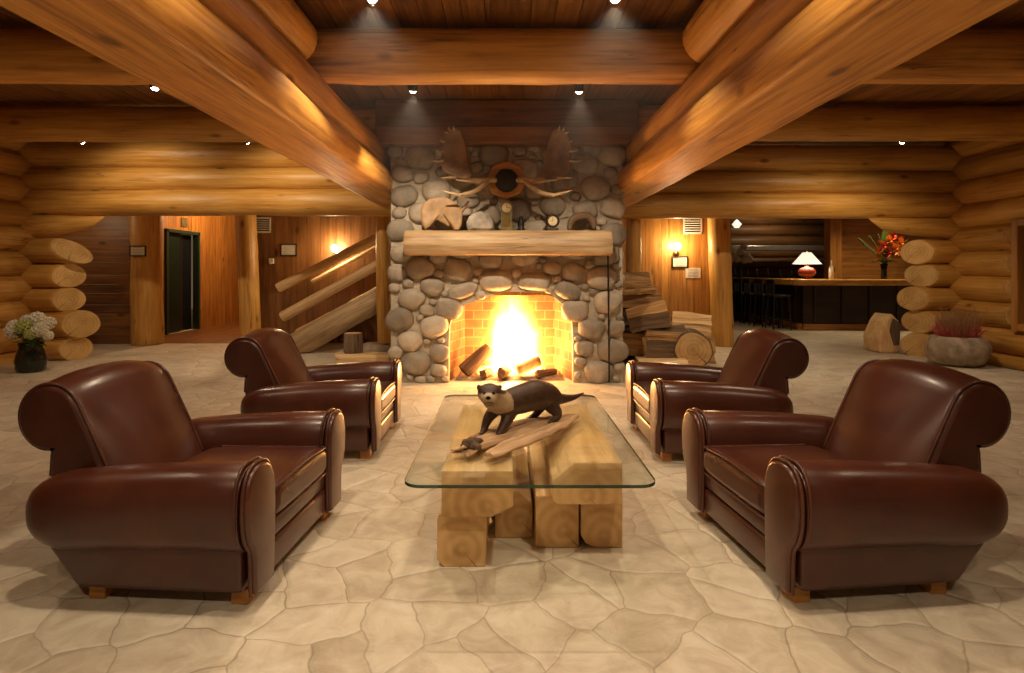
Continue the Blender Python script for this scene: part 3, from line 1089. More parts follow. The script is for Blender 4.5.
    for (x, y) in ((-0.065, 0.365), (-0.065, -0.365), (-0.66, 0.365), (-0.66, -0.365)):
        mb = MB()
        mb.prism([(x - 0.034, y - 0.034), (x + 0.034, y - 0.034), (x + 0.034, y + 0.034), (x - 0.034, y + 0.034)], 2, 0.0, 0.062, 0.004, tint=0.6)
        mb.build('foot', M_PLANK, root, label='short block foot of light wood')
    return root


chair = armchair('brown leather club chair nearest the camera, left of the glass table')
chair.scale = (0.985, 1.08, 1.0)
chair.location = (-0.945, 2.73, 0)
chair.rotation_euler = (0, 0, math.radians(-4.0))
dup(chair, (1.06, 2.74, 0), math.radians(186.0), 'brown leather club chair nearest the camera on the right of the glass table')
dup(chair, (-0.91, 4.53, 0), 0.0, 'brown leather club chair left of the fireplace, its back towards the log staircase')
dup(chair, (1.05, 4.48, 0), PI, 'brown leather club chair right of the fireplace, in front of the firewood pile')

# ------------------------------------------------------------------ log coffee table
GZ = 0.452
tb = thing('coffee_table', 'glass topped coffee table on stacked squared timbers, in the middle of the four chairs', 'coffee table', (0.08, 3.2, 0))


def timber(name, poly, y0, y1, tint):
    mb = MB()
    off = random.random() * 50
    cx = sum(p[0] for p in poly) / len(poly); cz = sum(p[1] for p in poly) / len(poly)
    bm = bmesh.new()
    va = [bm.verts.new((p[0], 0, p[1])) for p in poly]
    vb = [bm.verts.new((p[0], y1 - y0, p[1])) for p in poly]
    n = len(poly)
    bm.faces.new(va); bm.faces.new(vb[::-1])
    for i in range(n):
        bm.faces.new([va[i], vb[i], vb[(i + 1) % n], va[(i + 1) % n]])
    bmesh.ops.recalc_face_normals(bm, faces=bm.faces[:])
    bmesh.ops.bevel(bm, geom=bm.edges[:], offset=0.006, segments=2, profile=0.5, affect='EDGES')
    bm.verts.index_update()
    vs = [q.co.copy() for q in bm.verts]
    gc = [V3((p.y + off, p.x - cx - 0.03, p.z - cz + 0.04)) for p in vs]
    b0 = len(mb.v)
    mb.add([p + V3((-0.08, y0 - 3.2, 0)) for p in vs], [], 0, False, gc, tint)
    for f in bm.faces:
        mb.f.append([q.index for q in f.verts])
        mb.mi.append(1 if abs(f.normal.y) > 0.8 else 0)
        mb.sm.append(False)
    bm.free()
    return mb.build('timber', [M_PALE, M_PALE_END], tb)


timber('timber', [(-0.30, 0.03), (-0.27, 0.0), (-0.085, 0.0), (-0.08, 0.235), (-0.29, 0.235), (-0.30, 0.21)], 2.60, 3.85, 0.55)
timber('timber', [(-0.05, 0.0), (0.135, 0.0), (0.135, 0.17), (0.06, 0.235), (-0.05, 0.235)], 2.88, 3.75, 0.35)
timber('timber', [(0.145, 0.0), (0.348, 0.0), (0.348, 0.245), (0.145, 0.245)], 2.78, 3.85, 0.6)
timber('timber', [(0.42, 0.0), (0.555, 0.0), (0.555, 0.245), (0.358, 0.245), (0.358, 0.06), (0.38, 0.02)], 2.78, 3.85, 0.5)
timber('timber', [(-0.275, 0.24), (-0.06, 0.238), (0.035, 0.285), (0.035, 0.440), (-0.275, 0.440)], 2.55, 3.82, 0.55)
timber('timber', [(0.235, 0.25), (0.53, 0.25), (0.53, 0.440), (0.315, 0.440), (0.215, 0.36), (0.215, 0.27)], 2.66, 3.82, 0.62)
# glass sheet with rounded corners
gx0, gx1, gy0, gy1, gr = -0.405 - 0.08, 0.605 - 0.08, 2.31 - 3.2, 4.02 - 3.2, 0.075
outl = []
for (cx, cy, a0) in ((gx1 - gr, gy1 - gr, 0), (gx0 + gr, gy1 - gr, 90), (gx0 + gr, gy0 + gr, 180), (gx1 - gr, gy0 + gr, 270)):
    for k in range(9):
        a = math.radians(a0 + k * 90 / 8)
        outl.append((cx + gr * math.cos(a), cy + gr * math.sin(a)))
mb = MB()
n = len(outl)
top = [(x, y, GZ + 0.014) for x, y in outl]; bot = [(x, y, GZ + 0.001) for x, y in outl]
mb.add(top, [list(range(n))], 0, False)
mb.add(bot, [list(range(n))], 0, False)
mb.add(top + bot, [[i, (i + 1) % n, n + (i + 1) % n, n + i] for i in range(n)], 1, True)
mb.build('glass_top', [M_GLASS, M_RIM], tb)
# driftwood and otter
GT = GZ + 0.014
mb = MB()
mb.tube([(-0.16, 2.76, GT + 0.028), (-0.05, 2.88, GT + 0.034), (0.08, 3.02, GT + 0.036), (0.22, 3.19, GT + 0.034), (0.33, 3.33, GT + 0.024), (0.40, 3.42, GT + 0.012)], [0.05, 0.062, 0.066, 0.058, 0.036, 0.006], 18, smooth_path=5, flat=1.0)
mb.tube([(-0.075, 2.655, GT + 0.02), (0.02, 2.78, GT + 0.026), (0.14, 2.93, GT + 0.03), (0.27, 3.12, GT + 0.03), (0.36, 3.28, GT + 0.025), (0.42, 3.40, GT + 0.02)], [0.036, 0.048, 0.052, 0.046, 0.028, 0.006], 14, smooth_path=5)
mb.tube([(-0.15, 2.86, GT + 0.03), (-0.08, 2.97, GT + 0.035), (0.03, 3.11, GT + 0.036), (0.15, 3.25, GT + 0.03), (0.25, 3.34, GT + 0.02)], [0.04, 0.05, 0.05, 0.04, 0.008], 14, smooth_path=5)
for k in range(9):
    a = random.uniform(0, 2 * PI)
    mb.tube([(-0.14, 2.76, GT + 0.03), (-0.17 + 0.03 * math.cos(a), 2.73 + 0.02 * math.sin(a), GT + 0.03 + 0.03 * math.sin(a)), (-0.20 + 0.045 * math.cos(a), 2.70 + 0.035 * math.sin(a * 2), GT + 0.035 + 0.035 * math.sin(a))], [0.03, 0.02, 0.008], 8)
zlo = GT + 0.001
for p in mb.v:
    p.z = GT + (p.z - GT) * 0.47
c0 = V3((0.12, 3.05, 0))
for p in mb.v:
    al = (p - c0).dot(V3((0.62, 0.78, 0)))
    ac = (p - c0).dot(V3((0.78, -0.62, 0)))
    p.z += 0.006 * noise.noise(p * 16) + 0.012 * noise.noise(V3((al * 6, ac * 60, 0)))
    p.x += 0.010 * noise.noise(p * 18 + V3((5, 0, 0)))
    if p.z < zlo:
        p.z = zlo
dw = mb.build('driftwood', [M_DRIFT, M_DRIFT], loc=(0.12, 3.05, GT))
mb = MB()
for k in range(16):
    q = V3((-0.155 + random.uniform(-0.03, 0.045), 2.755 + random.uniform(-0.03, 0.04), GT + random.uniform(0.016, 0.04)))
    r_ = random.uniform(0.012, 0.02)
    mb.blob(q - V3((0.12, 3.05, GT)), (r_ * 1.3, r_, r_), 2, 0.5, 2.2, tint=random.uniform(0.1, 0.6))
mb.build('root_burr', M_BARK, dw, label='dark knotted root end')
tag(dw, 'weathered split driftwood slab lying on the glass table top under the otter', 'driftwood')
OB = V3((0.1, 3.05, GT + 0.06))
mb = MB()
S = V3((-0.035, 0, 0))
def T_(pts): return [V3(p) + S for p in pts]
mb.tube(T_([(0.33, 3.30, .590), (.30, 3.26, .604), (.255, 3.205, .628), (.19, 3.135, .645), (.11, 3.05, .642), (.04, 2.975, .640), (-.008, 2.925, .664), (-.03, 2.885, .692)]), [.03, .058, .075, .081, .075, .067, .060, .055], 20, smooth_path=5)
mb.blob(V3((-.040, 2.865, .712)) + S, (.060, .058, .049), 3, 0)
mb.blob(V3((-.044, 2.815, .698)) + S, (.040, .034, .028), 3, 0)
mb.blob(V3((-.062, 2.808, .692)) + S, (.021, .021, .018), 2, 0)
mb.blob(V3((-.026, 2.808, .692)) + S, (.021, .021, .018), 2, 0)
mb.blob(V3((-.094, 2.88, .738)) + S, (.013, .010, .015), 2, 0)
mb.blob(V3((.012, 2.88, .738)) + S, (.013, .010, .015), 2, 0)
def leg(pts, rs): mb.tube(pts, rs, 12, smooth_path=4)
leg([(-.035, 2.985, .62), (-.078, 2.965, .575), (-.098, 2.955, .535), (-.104, 2.945, .512), (-.112, 2.925, .505)], [.040, .029, .021, .018, .014])
leg([(.035, 2.99, .61), (.005, 2.935, .555), (-.018, 2.905, .525), (-.028, 2.890, .507), (-.038, 2.868, .502)], [.042, .030, .021, .018, .014])
leg([(.235, 3.20, .60), (.265, 3.185, .562), (.288, 3.195, .535), (.275, 3.172, .512), (.245, 3.14, .505)], [.053, .038, .023, .019, .014])
leg([(.21, 3.27, .59), (.19, 3.275, .545), (.185, 3.285, .52), (.165, 3.265, .507), (.14, 3.24, .504)], [.048, .034, .021, .018, .014])
for (px_, py_, pz_, dx, dy) in ((-.112, 2.925, .503, -0.3, -1), (-.038, 2.868, .500, -0.4, -1), (.245, 3.14, .503, -1, -0.8), (.14, 3.24, .502, -1, -0.8)):
    d = V3((dx, dy, 0)).normalized()
    e = V3((-d.y, d.x, 0))
    for k in (-1.5, -0.5, 0.5, 1.5):
        b = V3((px_, py_, pz_))
        mb.tube([b, b + d * 0.014 + e * k * 0.007, b + d * 0.024 + e * k * 0.009 - V3((0, 0, 0.003))], [.009, .006, .004], 6)
leg([(.275, 3.27, .600), (.33, 3.34, .583), (.40, 3.43, .572), (.475, 3.54, .576)], [.040, .028, .017, .005])


def fur_tint(p):
    q = p + OB - S
    head = q.z > 0.655 and q.x < 0.04
    if head:
        t_ = max(0.0, min(1.0, 0.5 - (q.z - 0.717 + 0.25 * (q.y - 2.83)) / 0.03))
        if q.x > 0.0 and q.y > 2.93: t_ *= 0.2
        return t_
    if q.x < 0.08 and q.y < 3.02 and q.z > 0.585:
        return max(0.0, min(1.0, 0.5 + (0.015 - (q.x - 0.02) * 0.5 - (q.y - 2.94) - max(0, 0.617 - q.z) * 3) / 0.09))
    return 0.0


ot = mb.build('otter_figure', M_FUR, loc=OB)
fuse(ot, 0.0055, 7, fur_tint)
tag(ot, 'brown stuffed otter with cream throat standing on driftwood on the glass table', 'otter')
mb = MB()
for x in (-0.064, -0.020):
    mb = MB()
    mb.blob(V3((x, 2.8085, .7215)) + S - OB, (.008, .0075, .008), 2, 0)
    mb.build('eye', M_EYE, ot, label='small black eye')
mb = MB()
mb.blob(V3((-.044, 2.782, .706)) + S - OB, (.0125, .007, .009), 2, 0.1)
mb.build('nose', M_EYE, ot, label='black nose')
mb = MB()
mb.tube([V3(p) + S - OB for p in ((-.067, 2.793, .683), (-.056, 2.785, .681), (-.044, 2.781, .685), (-.032, 2.785, .681), (-.021, 2.793, .683))], .0016, 6, smooth_path=3)
mb.build('mouth', M_EYE, ot)

# ------------------------------------------------------------------ mantel things
MZ = 1.771


def zpx(u, v, d, s=5.69, ox=415, oy=125):
    return P(ox + u / s, oy + v / s, d)


def palm(mb, outline, ctr, d, curl, thick=0.018, mat=0, up=0):
    """a palm of antler: outline in pixels around ctr, dished towards the room"""
    c = P(ctr[0], ctr[1], d)
    R = 7
    ptsw = [P(u, v_, d) for (u, v_) in outline]
    fr, bk = [], []
    mx = max((p - c).length for p in ptsw)
    for side, store in ((-1, fr), (1, bk)):
        for k in range(1, R + 1):
            u = k / R
            ring = []
            for p in ptsw:
                q = c.lerp(p, u)
                rel = (q - c).length / mx
                th = thick * (1 - u ** 3) + 0.004
                q = q + V3((0, -curl * rel ** 2 + side * th + 0.012 * noise.noise(q * 9), 0))
                ring.append(q)
            store.append(ring)
    n = len(ptsw)
    vs = [c + V3((0, -thick, 0))] + [p for r in fr for p in r] + [c + V3((0, thick, 0))] + [p for r in bk for p in r]
    fs = []
    ob = 1 + R * n
    for base, ctrv in ((1, 0), (ob + 1, ob)):
        for i in range(n):
            fs.append([ctrv, base + i, base + (i + 1) % n])
        for k in range(R - 1):
            for i in range(n):
                j = (i + 1) % n
                fs.append([base + k * n + i, base + k * n + j, base + (k + 1) * n + j, base + (k + 1) * n + i])
    for i in range(n):
        j = (i + 1) % n
        a = 1 + (R - 1) * n
        b = ob + 1 + (R - 1) * n
        fs.append([a + i, a + j, b + j, b + i])
    mb.add(vs, fs, mat, True)


am = thing('antler_mount', 'mounted moose antlers on a round wooden plaque high on the chimney', 'antlers', tuple(P(506.5, 180, 6.83)))
OA = am.location.copy()


def shift(mb, o):
    for p in mb.v:
        p -= o
    return mb


mb = MB()
c = P(506.5, 180, 6.75)
po = []
for k in range(40):
    a = 2 * PI * k / 40
    r = 0.222 * (1 + 0.028 * math.cos(8 * a))
    po.append((c.x + r * math.cos(a), c.z + 0.93 * r * math.sin(a)))
mb.prism(po, 1, 6.735, 6.79, 0.012, tint=0.6)
mb.tube([(c.x, 6.79, c.z), (c.x, 6.95, c.z)], 0.05, 10)
shift(mb, OA).build('plaque', M_PLAQUE, am)
mb = MB()
mb.blob((c.x, 6.72, c.z - 0.01), (0.135, 0.085, 0.135), 3, 0.06)
shift(mb, OA).build('skull_hide', M_DARKHAIR, am)
left = [(330, 300), (322, 270), (312, 230), (300, 180), (290, 130), (280, 90), (268, 50), (250, 30), (225, 24), (200, 22), (185, 40), (172, 55), (165, 78), (150, 88), (160, 105), (152, 128), (122, 142), (155, 152), (156, 196), (98, 203), (155, 212), (152, 235), (160, 262), (190, 285), (225, 300), (260, 312), (300, 318)]
for s in (1, -1):
    mir = (lambda u: u) if s > 0 else (lambda u: 1041 - u)
    mb = MB()
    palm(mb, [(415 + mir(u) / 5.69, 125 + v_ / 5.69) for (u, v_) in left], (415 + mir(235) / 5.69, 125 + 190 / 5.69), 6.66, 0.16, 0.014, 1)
    d = 6.68
    mb.tube([zpx(mir(470), 315, 6.70), zpx(mir(410), 312, 6.66), zpx(mir(350), 318, 6.62), zpx(mir(290), 290, 6.64), zpx(mir(260), 260, 6.65)], [0.03, 0.03, 0.034, 0.026, 0.01], 12, smooth_path=4)
    mb.tube([zpx(mir(370), 330, 6.62), zpx(mir(310), 322, 6.54), zpx(mir(232), 312, 6.48)], [0.02, 0.016, 0.004], 8, smooth_path=4)
    mb.tube([zpx(mir(420), 315, 6.66), zpx(mir(350), 372, 6.55), zpx(mir(270), 398, 6.5), zpx(mir(205), 388, 6.46), zpx(mir(148), 372, 6.42)], [0.022, 0.026, 0.024, 0.014, 0.004], 10, smooth_path=4)
    mb.tube([zpx(mir(300), 394, 6.5), zpx(mir(262), 398, 6.45), zpx(mir(250), 412, 6.40)], [0.018, 0.010, 0.003], 8, smooth_path=3)
    mb.tube([zpx(mir(230), 300, 6.6), zpx(mir(190), 300, 6.5), zpx(mir(145), 302, 6.42)], [0.018, 0.012, 0.003], 8, smooth_path=3)
    for (a, b) in (((160, 150), (112, 143)), ((160, 205), (92, 204)), ((165, 95), (142, 86)), ((185, 45), (165, 38)), ((225, 30), (218, 4)), ((200, 30), (190, 12))):
        mb.tube([zpx(mir(a[0]), a[1], 6.56), zpx(mir((a[0] + b[0]) / 2), (a[1] + b[1]) / 2 + 3, 6.50), zpx(mir(b[0]), b[1], 6.46)], [0.014, 0.009, 0.002], 7, smooth_path=3)
    shift(mb, OA).build('antler', [M_ANTLER, M_ANTLER_SHADED], am)

def rest(mb, name, mats, label, cat, group='ornaments on the mantel'):
    zl = min(p.z for p in mb.v)
    for p in mb.v:
        p.z += MZ - zl
    cx = sum(p.x for p in mb.v) / len(mb.v); cy = sum(p.y for p in mb.v) / len(mb.v)
    return tag(mb.build(name, mats, loc=(cx, cy, MZ)), label, cat, group)


mb = MB()
o_ = [(35, 480), (50, 440), (90, 412), (140, 402), (180, 405), (215, 420), (240, 440), (262, 470), (272, 510), (268, 560), (255, 592), (225, 590), (210, 560), (195, 572), (175, 558), (150, 545), (130, 532), (112, 538), (100, 560), (82, 575), (66, 590), (45, 560), (38, 520)]
palm(mb, [(415 + u / 5.69, 125 + v_ / 5.69) for (u, v_) in o_], (415 + 150 / 5.69, 125 + 480 / 5.69), 6.72, 0.10, 0.022)
mb.tube([zpx(265, 480, 6.68), zpx(290, 450, 6.66), zpx(305, 425, 6.64)], [0.02, 0.016, 0.01], 8)
rest(mb, 'shed_antler', M_SHED, 'tan scalloped moose antler palm leaning on stones at left of the mantel', 'antler')
mb = MB()
pc = zpx(375, 540, 6.72)
mb.blob(pc, (0.155, 0.07, 0.115), 2, 0.3, 1.3, smooth=False, power=0.8)
for p in mb.v:
    p.z = max(p.z, pc.z - 0.09)
rest(mb, 'ornament_rock', M_PALEROCK, 'angular pale grey rock between shed antler and clock on the mantel', 'rock')
# tall bronze clock
c = zpx(522, 520, 6.70)
ck = thing('mantel_clock', 'tall bronze clock with arched top in the middle of the mantel', 'clock', (c.x, 6.70, MZ), 0, 'ornaments on the mantel')
mb = MB()
po = [(-0.075, 0.0), (0.075, 0.0), (0.075, 0.03), (0.065, 0.04), (0.065, 0.26)] + [(0.075 * math.cos(PI * k / 12), 0.265 + 0.075 * math.sin(PI * k / 12)) for k in range(13)] + [(-0.065, 0.26), (-0.065, 0.04), (-0.075, 0.03)]
mb.prism(po, 1, -0.045, 0.045, 0.006)
mb.build('case', M_BRONZE, ck)
mb = MB()
mb.lathe([(0.0, 0), (0.055, 0), (0.055, 0.008), (0.0, 0.010)], n=24)
for p in mb.v:
    p.y, p.z = -0.043 - p.z, 0.255 + p.y
dial = mb.build('dial', M_ENAMEL, ck)
mb = MB()
mb.box((0, -0.055, 0.27), (0.005, 0.003, 0.035), 0)
mb.box((0.013, -0.055, 0.255), (0.03, 0.003, 0.005), 0)
mb.build('hand', M_IRON, dial)
mb = MB()
mb.prism([(-0.035, 0.05), (0.035, 0.05), (0.028, 0.17), (-0.028, 0.17)], 1, -0.053, -0.044, 0.003)
mb.build('front_panel', M_BRASS, ck)
# dark figure right beside it
mb = MB()
c = zpx(603, 560, 6.72)
mb.lathe([(0.045, 0), (0.048, 0.015), (0.03, 0.03), (0.038, 0.07), (0.03, 0.11), (0.02, 0.125), (0.024, 0.14), (0.012, 0.16), (0, 0.163)], (c.x, 6.70, 0), 18)
rest(mb, 'candlestick', M_IRON, 'small dark stubby candlestick right beside the tall bronze clock', 'candlestick')
# round clock
c = zpx(783, 525, 6.68)
rc = thing('round_clock', 'small round desk clock with cream dial and dark rim at right of the mantel', 'clock', (c.x, 6.68, MZ), 0, 'ornaments on the mantel')
mb = MB()
prf = [(0.0, 0.03), (0.055, 0.03), (0.075, 0.02), (0.078, 0.0), (0.070, -0.022), (0.058, -0.028), (0.052, -0.020)]
mb.lathe(prf, n=28, caps=False)
for p in mb.v:
    p.y, p.z = p.z, 0.105 + p.y
mb.box((0, 0, 0.016), (0.13, 0.06, 0.03), 0.006)
mb.build('case', M_DARKWOOD, rc)
mb = MB()
mb.lathe([(0, -0.018), (0.056, -0.018)], n=28, caps=False)
for p in mb.v:
    p.y, p.z = p.z, 0.105 + p.y
dl = mb.build('dial', M_ENAMEL, rc)
mb = MB()
mb.box((0, -0.021, 0.12), (0.004, 0.002, 0.035), 0)
mb.box((-0.011, -0.021, 0.105), (0.024, 0.002, 0.004), 0)
mb.build('hand', M_IRON, dl)
mb = MB()
mb.tube([zpx(880, 590, 6.7), zpx(890, 540, 6.72), zpx(930, 515, 6.74), zpx(985, 512, 6.74), zpx(1015, 545, 6.72), zpx(1020, 585, 6.70)], [0.02, 0.04, 0.05, 0.05, 0.04, 0.02], 12, smooth_path=4)
for p in mb.v:
    p += V3((0, 0.01, 0.012 * noise.noise(p * 14)))
rest(mb, 'bark_piece', M_BARK, 'curved piece of brown bark at the far right of the mantel', 'bark')

# ------------------------------------------------------------------ spotlights under the ceiling
def spot(px, py, d, label, energy, tgt, ang=85, z=None, hang=0.0):
    c = P(px, py, d)
    if z is not None:
        c.z = z
    root = thing('ceiling_spotlight', label, 'spotlight', (c.x, c.y, c.z), 0, 'ceiling spotlights')
    aim = (V3(tgt) - c).normalized()
    q = aim.to_track_quat('-Z', 'Y').to_matrix()
    mb = MB()
    mb.lathe([(0.030, 0.0), (0.042, 0.0), (0.045, 0.03), (0.040, 0.10), (0.018, 0.12), (0.018, 0.15)], n=18)
    for p in mb.v:
        p[:] = q @ p
    top = q @ V3((0, 0, 0.13))
    mb.tube([top, (top.x, top.y, CZ - c.z)], 0.010, 8)
    mb.build('housing', M_IRON, root)
    mb = MB()
    mb.lathe([(0.0, -0.024), (0.02, -0.019), (0.03, -0.006), (0.034, 0.012)], n=18, caps=False)
    for p in mb.v:
        p[:] = q @ p
    mb.build('bulb', M_SPOT, root)
    if energy:
        l = lamp('spotlight_lamp', 'SPOT', c + aim * 0.04, energy, WARM, 0.03, tgt, ang, 0.7)
    return root


spot(413, 90, 5.15, 'lit spotlight behind the cross log, left of the two before the chimney', 190, (-1.02, 6.5, 1.0), 88)
spot(579, 91, 5.15, 'lit spotlight behind the cross log, right of the two before the chimney', 140, (0.85, 6.4, 0.7), 84)
spot(372, -6, 4.0, 'lit spotlight by the left flat beam at the upper edge of the view', 110, (-0.8, 3.9, 0), 100, z=3.15)
spot(615, -8, 4.0, 'lit spotlight by the right flat beam at the upper edge of the view', 110, (0.7, 3.9, 0), 100, z=3.15)
spot(155, 88, 5.2, 'lit spotlight beside the flat beam on the left, nearer than the other two there', 70, (-3.1, 5.6, 0), 115)
spot(82, 136, 7.35, 'faint lit spotlight at the far left above the log header wall', 62, (-5.1, 8.5, 1.9), 130, z=2.92)
spot(247, 136, 7.35, 'lit spotlight before the header logs close to the left flat beam', 62, (-3.0, 8.5, 1.9), 130, z=2.92)
spot(902, 137, 7.35, 'lone lit spotlight under the cross log on the right side', 90, (4.8, 8.3, 1.4), 130, z=2.92)

# ------------------------------------------------------------------ left: back corridor, elevator, stairs
mb = MB()
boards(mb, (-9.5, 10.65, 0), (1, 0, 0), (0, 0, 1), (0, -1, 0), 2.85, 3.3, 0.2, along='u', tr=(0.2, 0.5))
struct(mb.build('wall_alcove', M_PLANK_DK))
WX = -7.0
mb = MB()
boards(mb, (WX, 10.7, 0), (0, 1, 0), (0, 0, 1), (1, 0, 0), 1.45, 3.3, 0.16, tr=(0.4, 0.9))
boards(mb, (WX, 13.45, 0), (0, 1, 0), (0, 0, 1), (1, 0, 0), 3.5, 3.3, 0.16, tr=(0.4, 0.9))
boards(mb, (WX, 12.15, 2.2), (0, 1, 0), (0, 0, 1), (1, 0, 0), 1.3, 1.1, 0.16, tr=(0.4, 0.9))
struct(mb.build('wall_corridor', M_PLANK))
mb = MB()
boards(mb, (WX, 17.0, 0), (1, 0, 0), (0, 0, 1), (0, -1, 0), 3, 3.3, 0.16, tr=(0.4, 0.9))
struct(mb.build('wall_corridor_end', M_PLANK))
mb = MB()
boards(mb, (WX, 10.75, 0.004), (1, 0, 0), (0, 1, 0), (0, 0, 1), 2.2, 6.2, 0.14, 0.003, 0.003, along='v', tr=(0.4, 0.6))
struct(mb.build('floor_corridor', M_PLANK_DK))
el = thing('elevator', 'dark green elevator doorway in the amber plank corridor wall', 'elevator', (WX, 12.8, 0))
mb = MB()
for y in (-0.63, 0.63):
    mb.box((-0.02, y, 1.09), (0.14, 0.07, 2.18), 0.006)
mb.box((-0.02, 0, 2.165), (0.14, 1.33, 0.07), 0.006)
mb.build('door_frame', M_GREENFR, el)
for k, (y, x) in enumerate(((-0.29, -0.10), (0.29, -0.16))):
    mb = MB()
    mb.box((x, y, 1.065), (0.05, 0.66, 2.13), 0.004)
    mb.build('door', M_GREEN if k == 0 else M_BLACKGLASS, el)
def plate(name, label, cat, c, size, mats, n=(0, -1, 0)):
    mb = MB()
    mb.box((0, 0, 0), size, 0.004)
    o = mb.build(name, mats)
    o.location = c
    return tag(o, label, cat)
plate('call_button_plate', 'small dark elevator button plate left of the green elevator door', 'button plate', (WX + 0.012, 12.0, 1.12), (0.02, 0.11, 0.26), M_BRONZE)
plate('floor_indicator', 'small square brown indicator above the green elevator door', 'sign', (WX + 0.012, 12.85, 2.38), (0.02, 0.22, 0.2), M_BRONZE)


def notice(name, label, c, wd, ht, lines, frame=True, yaw=0.0, cat='sign'):
    r = thing(name, label, cat, c, yaw)
    if frame:
        mb = MB()
        for s in (-1, 1):
            mb.box((s * (wd / 2), 0, 0), (0.022, 0.022, ht + 0.022), 0.003)
            mb.box((0, 0, s * (ht / 2)), (wd + 0.022, 0.022, 0.022), 0.003)
        mb.build('frame', M_DARKWOOD, r)
    mb = MB()
    mb.box((0, 0.002, 0), (wd, 0.012, ht), 0)
    pp = mb.build('paper', M_PAPER, r)
    mb = MB()
    for k in range(lines):
        z = ht * (0.36 - 0.72 * k / max(1, lines - 1))
        mb.box((0, -0.0055, z), (wd * random.uniform(0.5, 0.75), 0.002, ht * 0.035), 0)
    mb.build('text_lines', plain_ink, pp)
    return r


plain_ink = plain('print_ink', (0.16, 0.12, 0.08), 0.7)
LP = [M_LOG, M_LOG_END]


def post(px0, px1, d, z0, z1, label, wob=0.015, lean=0.0, name='log_post'):
    c = P((px0 + px1) / 2, VY, d)
    r = (px1 - px0) / 2 * d / F
    mb = MB()
    mb.log((c.x + lean, d, z0), (c.x, d, z1), r, r * 0.97, segs=12, wob=wob, tint=0.6)
    return tag(mb.build(name, LP, loc=(c.x, d, z0)), label, 'post', kind='thing')


post(131, 160, 10.62, 0, 3.29, 'thick log post with a framed sign on it, left of the elevator', 0.03, lean=0.05)
post(234, 254, 10.5, 0, 3.29, 'slim round log post standing alone between elevator corridor and plank wall', lean=0.12)
post(375.5, 391, 9.15, 0.2, 2.18, 'round log post right against the left flank of the stone chimney', lean=0.03)
post(626, 641, 9.35, 0.0, 2.18, 'round log post rising behind the firewood at the right flank of the chimney')
post(706, 728, 10.4, 0, 3.29, 'round log post beside the lit wall sign, before the bar', lean=0.1)
mb = MB()
mb.blob((-2.0, 9.15, 0.1), (0.26, 0.2, 0.115), 2, 0.12, 1.2, power=0.7)
for p in mb.v:
    p.z = max(p.z, 0.0)
tag(mb.build('footing_stone', M_ROCK, loc=(-2.0, 9.15, 0)), 'dark stone footing under the log post left of the chimney', 'stone')
c = P(137, 251, 10.33)
notice('framed_sign', 'small framed sign on the thick log post left of the elevator', (c.x, 10.35, c.z), 0.27, 0.17, 4)

# plank wall left of the chimney
WY = 10.8
mb = MB()
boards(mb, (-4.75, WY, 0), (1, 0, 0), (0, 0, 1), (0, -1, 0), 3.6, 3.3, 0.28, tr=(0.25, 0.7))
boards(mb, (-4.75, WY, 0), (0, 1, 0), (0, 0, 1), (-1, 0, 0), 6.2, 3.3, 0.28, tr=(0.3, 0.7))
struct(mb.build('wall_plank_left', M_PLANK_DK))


def vent(px0, px1, py0, py1, d, label):
    a, b = P(px0, py0, d), P(px1, py1, d)
    c = (a + b) / 2
    r = thing('air_vent', label, 'vent', (c.x, d, c.z))
    wd, ht = b.x - a.x, a.z - b.z
    mb = MB()
    for s in (-1, 1):
        mb.box((s * (wd / 2 - 0.014), -0.008, 0), (0.028, 0.016, ht), 0.003)
        mb.box((0, -0.008, s * (ht / 2 - 0.014)), (wd, 0.016, 0.028), 0.003)
    mb.build('frame', M_WHITE, r)
    mb = MB()
    mb.box((0, -0.001, 0), (wd - 0.03, 0.004, ht - 0.03), 0)
    mb.build('backing', M_IRON, r)
    mb = MB()
    k = 7
    for i in range(k):
        z = (ht - 0.06) * (i / (k - 1) - 0.5)
        mb.box((0, -0.009, z), (wd - 0.05, 0.014, 0.012), 0, rot=Matrix.Rotation(0.6, 3, 'X'))
    mb.build('slat', M_WHITE, r)
    return r


vent(252, 271, 217, 233, WY - 0.005, 'pale slatted air vent high on the plank wall left of the stairs')
c = P(289, 250, WY)
notice('framed_sign', 'small framed notice on the plank wall below the left air vent', (c.x, WY - 0.012, c.z), 0.28, 0.2, 5)
c = P(272, 261, WY)
mb = MB()
mb.box((0, 0, 0), (0.09, 0.05, 0.1), 0.012)
mb.lathe([(0.02, 0), (0.025, 0.03)], (0, -0.03, -0.06), 10)
o = mb.build('thermostat', M_WHITE)
o.location = (c.x, WY - 0.026, c.z)
tag(o, 'small white wall thermostat under the left air vent', 'thermostat')


def sconce(px, py, d, label, energy):
    c = P(px, py, d)
    r = thing('wall_sconce', label, 'wall lamp', (c.x, d, c.z), 0, 'wall lamps')
    mb = MB()
    mb.lathe([(0.0, 0), (0.055, 0), (0.055, 0.012), (0.02, 0.02)], n=18)
    for p in mb.v:
        p.y, p.z = -p.z, p.y - 0.12
    mb.tube([(0, -0.01, -0.12), (0, -0.09, -0.13), (0, -0.11, -0.08)], 0.009, 8, smooth_path=4)
    mb.lathe([(0.03, -0.08), (0.035, -0.06), (0.02, -0.055)], (0, -0.11, 0), 14)
    mb.build('bracket', M_BRASS, r)
    mb = MB()
    mb.lathe([(0.02, -0.055), (0.045, -0.03), (0.055, 0.01), (0.045, 0.05), (0.02, 0.07), (0.0, 0.073)], (0, -0.11, 0), 18)
    mb.build('bulb', M_BULB, r)
    lamp('sconce_lamp', 'POINT', (c.x, d - 0.2, c.z + 0.02), energy, (1.0, 0.74, 0.42), 0.05)
    return r


